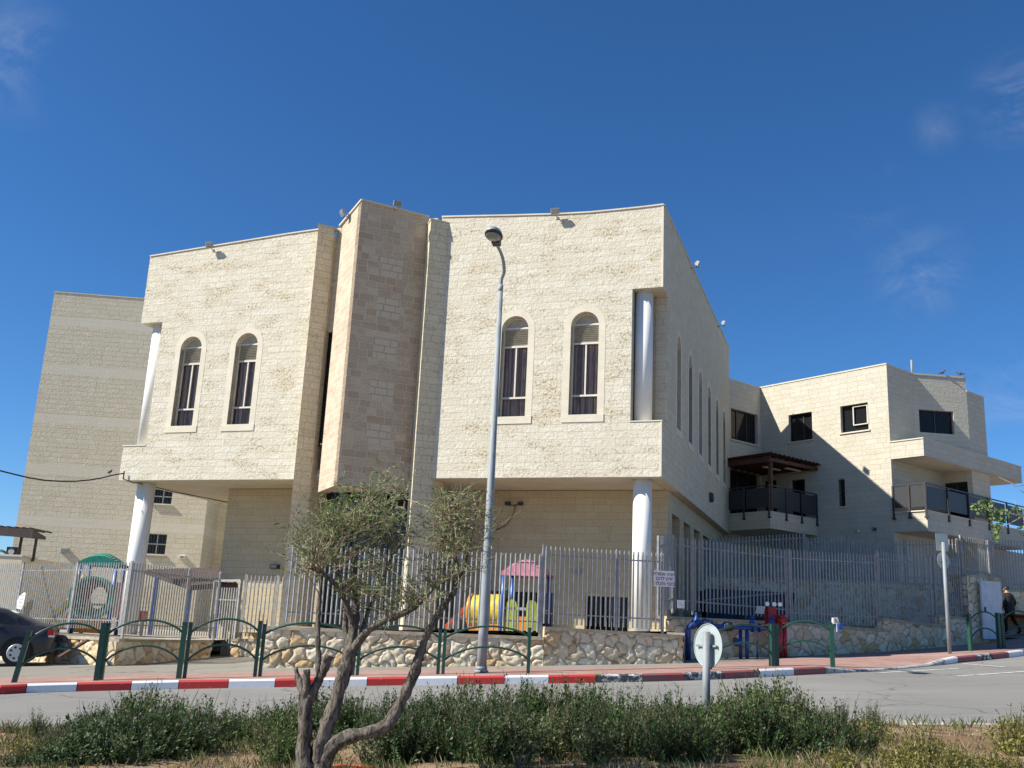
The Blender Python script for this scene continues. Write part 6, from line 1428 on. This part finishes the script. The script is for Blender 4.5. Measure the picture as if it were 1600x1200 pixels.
# ================================================================ VERGE SHRUBS
def shrub_proto(seed, h, r, leafn, mat, dens=90, leaf=.026):
    rr = random.Random(seed); st = MB(); le = MB()
    for k in range(dens):
        a = rr.uniform(0, 2*math.pi); q = rr.random()**.6*r; lean = q/r
        base = V((q*.35*math.cos(a), q*.35*math.sin(a), 0)); hh_ = h*(1-.55*lean**2)*(rr.uniform(.6, 1.05) if rr.random() < .8 else rr.uniform(1.05, 1.4))
        tip = V((q*math.cos(a), q*math.sin(a), hh_)); mid = (base+tip)/2+V((rr.uniform(-.06, .06), rr.uniform(-.06, .06), -.03))
        P_ = [base*(1-s)**2+mid*2*s*(1-s)+tip*s*s for s in (0, .25, .5, .75, 1)]
        st.tube(P_, [.004, .0035, .003, .002, .001], 3, cap=False)
        for j in range(leafn):
            s = rr.uniform(.12, 1); i = min(3, int(s*4)); p = P_[i].lerp(P_[i+1], s*4-i); d = (P_[i+1]-P_[i]).normalized()
            o_ = V((rr.gauss(0, 1), rr.gauss(0, 1), rr.gauss(0, 1))).normalized(); dd = (d*.7+o_*.8).normalized(); L = leaf*rr.uniform(.6, 1.4)
            p = p+o_*.012; s_ = dd.cross(o_)
            if s_.length < .05: continue
            s_ = s_.normalized()*L*.26; le.add([p, p+dd*L*.5+s_, p+dd*L, p+dd*L*.5-s_], [(0, 1, 2, 3)])
    for k in range(4):
        a = rr.uniform(0, 6.28); q = r*rr.uniform(.5, 1.0); P_ = [V((q*.3*math.cos(a), q*.3*math.sin(a), 0)), V((q*.7*math.cos(a+.2), q*.7*math.sin(a+.2), h*.6)), V((q*math.cos(a), q*math.sin(a), h*rr.uniform(.9, 1.45)))]
        st.tube(P_, [.005, .004, .0015], 4, cap=False)
    return st, le
protos = []
for sd, h, r, m_n in ((11, .50, .42, 'shrub'), (12, .40, .30, 'shrub'), (13, .60, .36, 'shrub2'), (14, .36, .46, 'shrub'), (15, .26, .26, 'yellow_shrub')):
    protos.append((sd, h, r, m_n))
rs = random.Random(21)
made = {}
SG = 'dark green shrubs along the verge'
def put_shrub(kind, x, y, s, label, group):
    z = g(x, y)+.03
    if kind not in made:
        sd, h, r, m_n = protos[kind]; st, le = shrub_proto(sd, h, r, (44, 52, 30, 40, 30)[kind], m_n, (95, 80, 80, 110, 60)[kind], (.030, .024, .036, .028, .026)[kind])
        t = thing('shrub', label, 'shrub', (0, 0, 0), group); st.build('stems', M['shrub_stem'], t); le.build('foliage', M[m_n], t); made[kind] = t
    else: t = copy_tree(made[kind]); t['label'] = label; t['group'] = group
    t.location = (x, y, z); t.scale = (s, s, s*rs.uniform(.9, 1.1)); t.rotation_euler = (0, 0, rs.uniform(0, 6.28))
# top outline of the shrub band read from the photograph: (px, y of tops)
TOPS = [(-40, 1150), (40, 1140), (110, 1118), (160, 1085), (240, 1078), (300, 1092), (370, 1080), (440, 1085), (520, 1070), (600, 1075), (650, 1082), (720, 1066), (790, 1065), (860, 1058), (920, 1062), (1000, 1078), (1060, 1085), (1130, 1068), (1190, 1056), (1250, 1075), (1320, 1085), (1385, 1112)]
def shlab(px, ry):
    z_ = ('at the far left' if px < 180 else 'left of the olive tree' if px < 400 else 'around the olive trunks' if px < 620 else 'below the street lamp' if px < 760 else 'below the pink playhouse' if px < 980 else 'around the round sign' if px < 1180 else 'at the right end')
    r_ = 'road side' if ry > 11.3 else 'middle of the thicket' if ry > 10.5 else 'near side'
    return 'dark green bushy shrub '+z_+', '+r_
def topy(px):
    for a, b in zip(TOPS, TOPS[1:]):
        if a[0] <= px <= b[0]: return a[1]+(b[1]-a[1])*(px-a[0])/(b[0]-a[0])
    return 1120
for row_y, step in ((11.7, 46), (10.9, 44), (10.1, 46), (9.5, 54)):
    px = -40+rs.uniform(0, 30)
    while px < 1375:
        Yv = row_y+rs.uniform(-.3, .3); p = at(px, 1100, Yv); z0 = g(p.x, Yv)+.03; zt = at(px, topy(px)+ (11.7-row_y)*14 + rs.uniform(-6, 22), Yv).z
        k = rs.choice((0, 1, 2, 3)); hgt = zt-z0
        if row_y < 10.3 and (rs.random() < .15 or (row_y < 9.8 and 200 < px < 470 and rs.random() < .6) or 455 < px < 600 or px > 1300): px += step; continue
        if hgt > .08: put_shrub(k, p.x, Yv, max(.45, min(1.5, hgt/protos[k][1]/1.05)), shlab(px, row_y), SG)
        px += step*rs.uniform(.8, 1.2)
YG = 'low yellow-green shrubs on bare soil'
for px, py, s in ((1440, 1178, 1.0), (1475, 1172, .8), (1415, 1192, .9), (1500, 1196, .8), (1365, 1150, .9), (1340, 1165, .8), (1390, 1130, .6), (1590, 1168, 1.2), (1605, 1150, 1.1), (1560, 1195, .9), (40, 1175, .8), (95, 1178, .7), (1320, 1190, .8), (1450, 1196, .7)):
    d = ray(px, py); Yv = 9.6 if py > 1160 else 10.9; p = gp(px, min(py+12, 1215), .05); put_shrub(4, p.x, max(8.2, p.y), s, 'low yellow-green shrub on bare soil '+('at the left end of the verge' if px < 200 else 'at the right edge of the picture' if px > 1550 else 'just right of the dense dark shrubs' if px < 1400 else 'standing in the open soil at lower right'), YG)
# weeds, dry stems, chips, hose
rg = random.Random(5); gr = MB(); dr = MB()
def blades(m_, x, y, h, n_):
    z = g(x, y)+.03
    for k in range(n_):
        a = rg.uniform(0, 6.28); p = V((x+rg.gauss(0, .05), y+rg.gauss(0, .05), z)); t_ = V((math.cos(a)*h*.5, math.sin(a)*h*.5, h*rg.uniform(.6, 1.2))); s_ = V((-math.sin(a), math.cos(a), 0))*.004
        m_.add([p-s_, p+s_, p+t_*.5+Z*h*.15+s_*.7, p+t_, p+t_*.5+Z*h*.15-s_*.7], [(0, 1, 2, 3, 4)])
for k in range(2600):
    y = rg.uniform(8.3, 12.3); x = rg.uniform(-7.5, 7.5)
    if x > 3.6 and rg.random() < .6: continue
    blades(gr if rg.random() < .78 else dr, x, y, rg.uniform(.05, .17), 9)
for k in range(420):
    y = rg.uniform(8.3, 10.2); x = rg.uniform(-6, 6); blades(dr, x, y, rg.uniform(.04, .10), 8)
o = gr.build('grass', M['grassm']); tag(o, 'short green weeds between the verge shrubs', 'grass', kind='stuff')
o = dr.build('dry_grass', M['drygrass']); tag(o, 'straw-coloured dry stems on the verge soil', 'dry grass', kind='stuff')
ch = MB()
def chip(x, y, s_):
    z = g(x, y)+.04; a = rg.uniform(0, 3.1); e1 = V((math.cos(a), math.sin(a), rg.uniform(-.3, .3))).normalized(); e2 = V((-e1.y, e1.x, 0)).normalized(); e3 = e1.cross(e2)
    c = V((x, y, z)); v_ = [c+e1*s_*rg.uniform(.7, 1), c-e1*s_*rg.uniform(.7, 1), c+e2*s_*rg.uniform(.5, .9), c-e2*s_*rg.uniform(.5, .9), c+e3*s_*.5, c-e3*s_*.5]
    ch.add(v_, [(0, 2, 4), (2, 1, 4), (1, 3, 4), (3, 0, 4), (2, 0, 5), (1, 2, 5), (3, 1, 5), (0, 3, 5)])
for k in range(900):
    x = rg.uniform(3.2, 7.5); y = near_y(x)-rg.uniform(.05, .5)**1.0*rg.uniform(.1, 1.4)-.1; chip(x, y, rg.uniform(.006, .02))
for k in range(700): chip(rg.uniform(-6.5, 6.5), rg.uniform(8.2, 11.5), rg.uniform(.006, .022))
for k in range(160): x = rg.gauss(-.7, .8); chip(x, 8.45+rg.gauss(0, .12), rg.uniform(.015, .045))
o = ch.build('gravel', M['pebble']); tag(o, 'pale limestone chips scattered over the verge soil', 'gravel', kind='stuff')
t = thing('irrigation_hose', 'thin rusty brown irrigation line lying along the verge at the right', 'hose', gp(1450, 1150, .07)); mb = MB()
mb.tube([gp(x, y, .075) for x, y in ((1395, 1139), (1420, 1141), (1460, 1145), (1500, 1149), (1540, 1153), (1580, 1156), (1640, 1160))], .012, 6); mb.build('pipe', M['rust_brown'], t)
t = thing('red_hose', 'dull red hose on the soil at the foot of the olive tree', 'hose', gp(545, 1197, .07)); mb = MB(); mb.tube([gp(x, y, .08) for x, y in ((512, 1198), (535, 1196.5), (560, 1197), (585, 1199.5))], .016, 8); mb.build('pipe', M['p_red'], t)
mb = MB(); a_ = None
for k in range(26):
    x = 4.1+k*.14; y = near_y(x)-.03
    if k % 9 != 8 and k > 3: mb.box(V((x, y, g(x, y)+.02)), V((1, (near_y(x+.07)-near_y(x-.07))/.14, .05)).normalized(), V((0, 1, 0)), Z, .138, .07, .07)
o = mb.build('edge_kerb', M['k_bare']); tag(o, kind='structure')

# ================================================================ VINE BRANCH at the right edge
vt = thing('vine_branch', 'leafy branch of a climber hanging in from the right edge before the balcony', 'plant', at(1600, 800, 30))
tw = MB(); lf = MB(); YV = 30
for seg in (((1640, 790), (1600, 806), (1560, 800), (1525, 788)), ((1600, 806), (1570, 822), (1557, 838)), ((1630, 750), (1590, 760), (1560, 745)), ((1640, 775), (1600, 770), (1575, 752)), ((1640, 830), (1605, 822), (1590, 800), (1585, 782))):
    P_ = [at(x, y, YV+rnd.uniform(-.2, .2)) for x, y in seg]; tw.tube(P_, [.018]+[.012]*(len(P_)-2)+[.005], 6)
for cx_, cy_, rx_, ry_, n_ in ((1538, 792, 20, 12, 90), (1562, 806, 16, 14, 90), (1556, 832, 9, 14, 50), (1590, 800, 12, 12, 24), (1600, 828, 10, 12, 24)):
    for k in range(n_):
        a = rnd.uniform(0, 6.28); q = math.sqrt(rnd.random()); p = at(cx_+rx_*q*math.cos(a), cy_+ry_*q*math.sin(a), YV+rnd.uniform(-.3, .3)); d = V((rnd.gauss(0, 1), rnd.gauss(0, 1), rnd.gauss(-.5, .7))).normalized()
        leafquad(lf, p, d, .13*rnd.uniform(.6, 1.2), .09, V((rnd.gauss(0, 1), rnd.gauss(-1, 1), rnd.gauss(0, 1))).normalized())
tw.build('stems', M['twig'], vt); lf.build('foliage', M['vine'], vt)
bpy.context.view_layer.update()
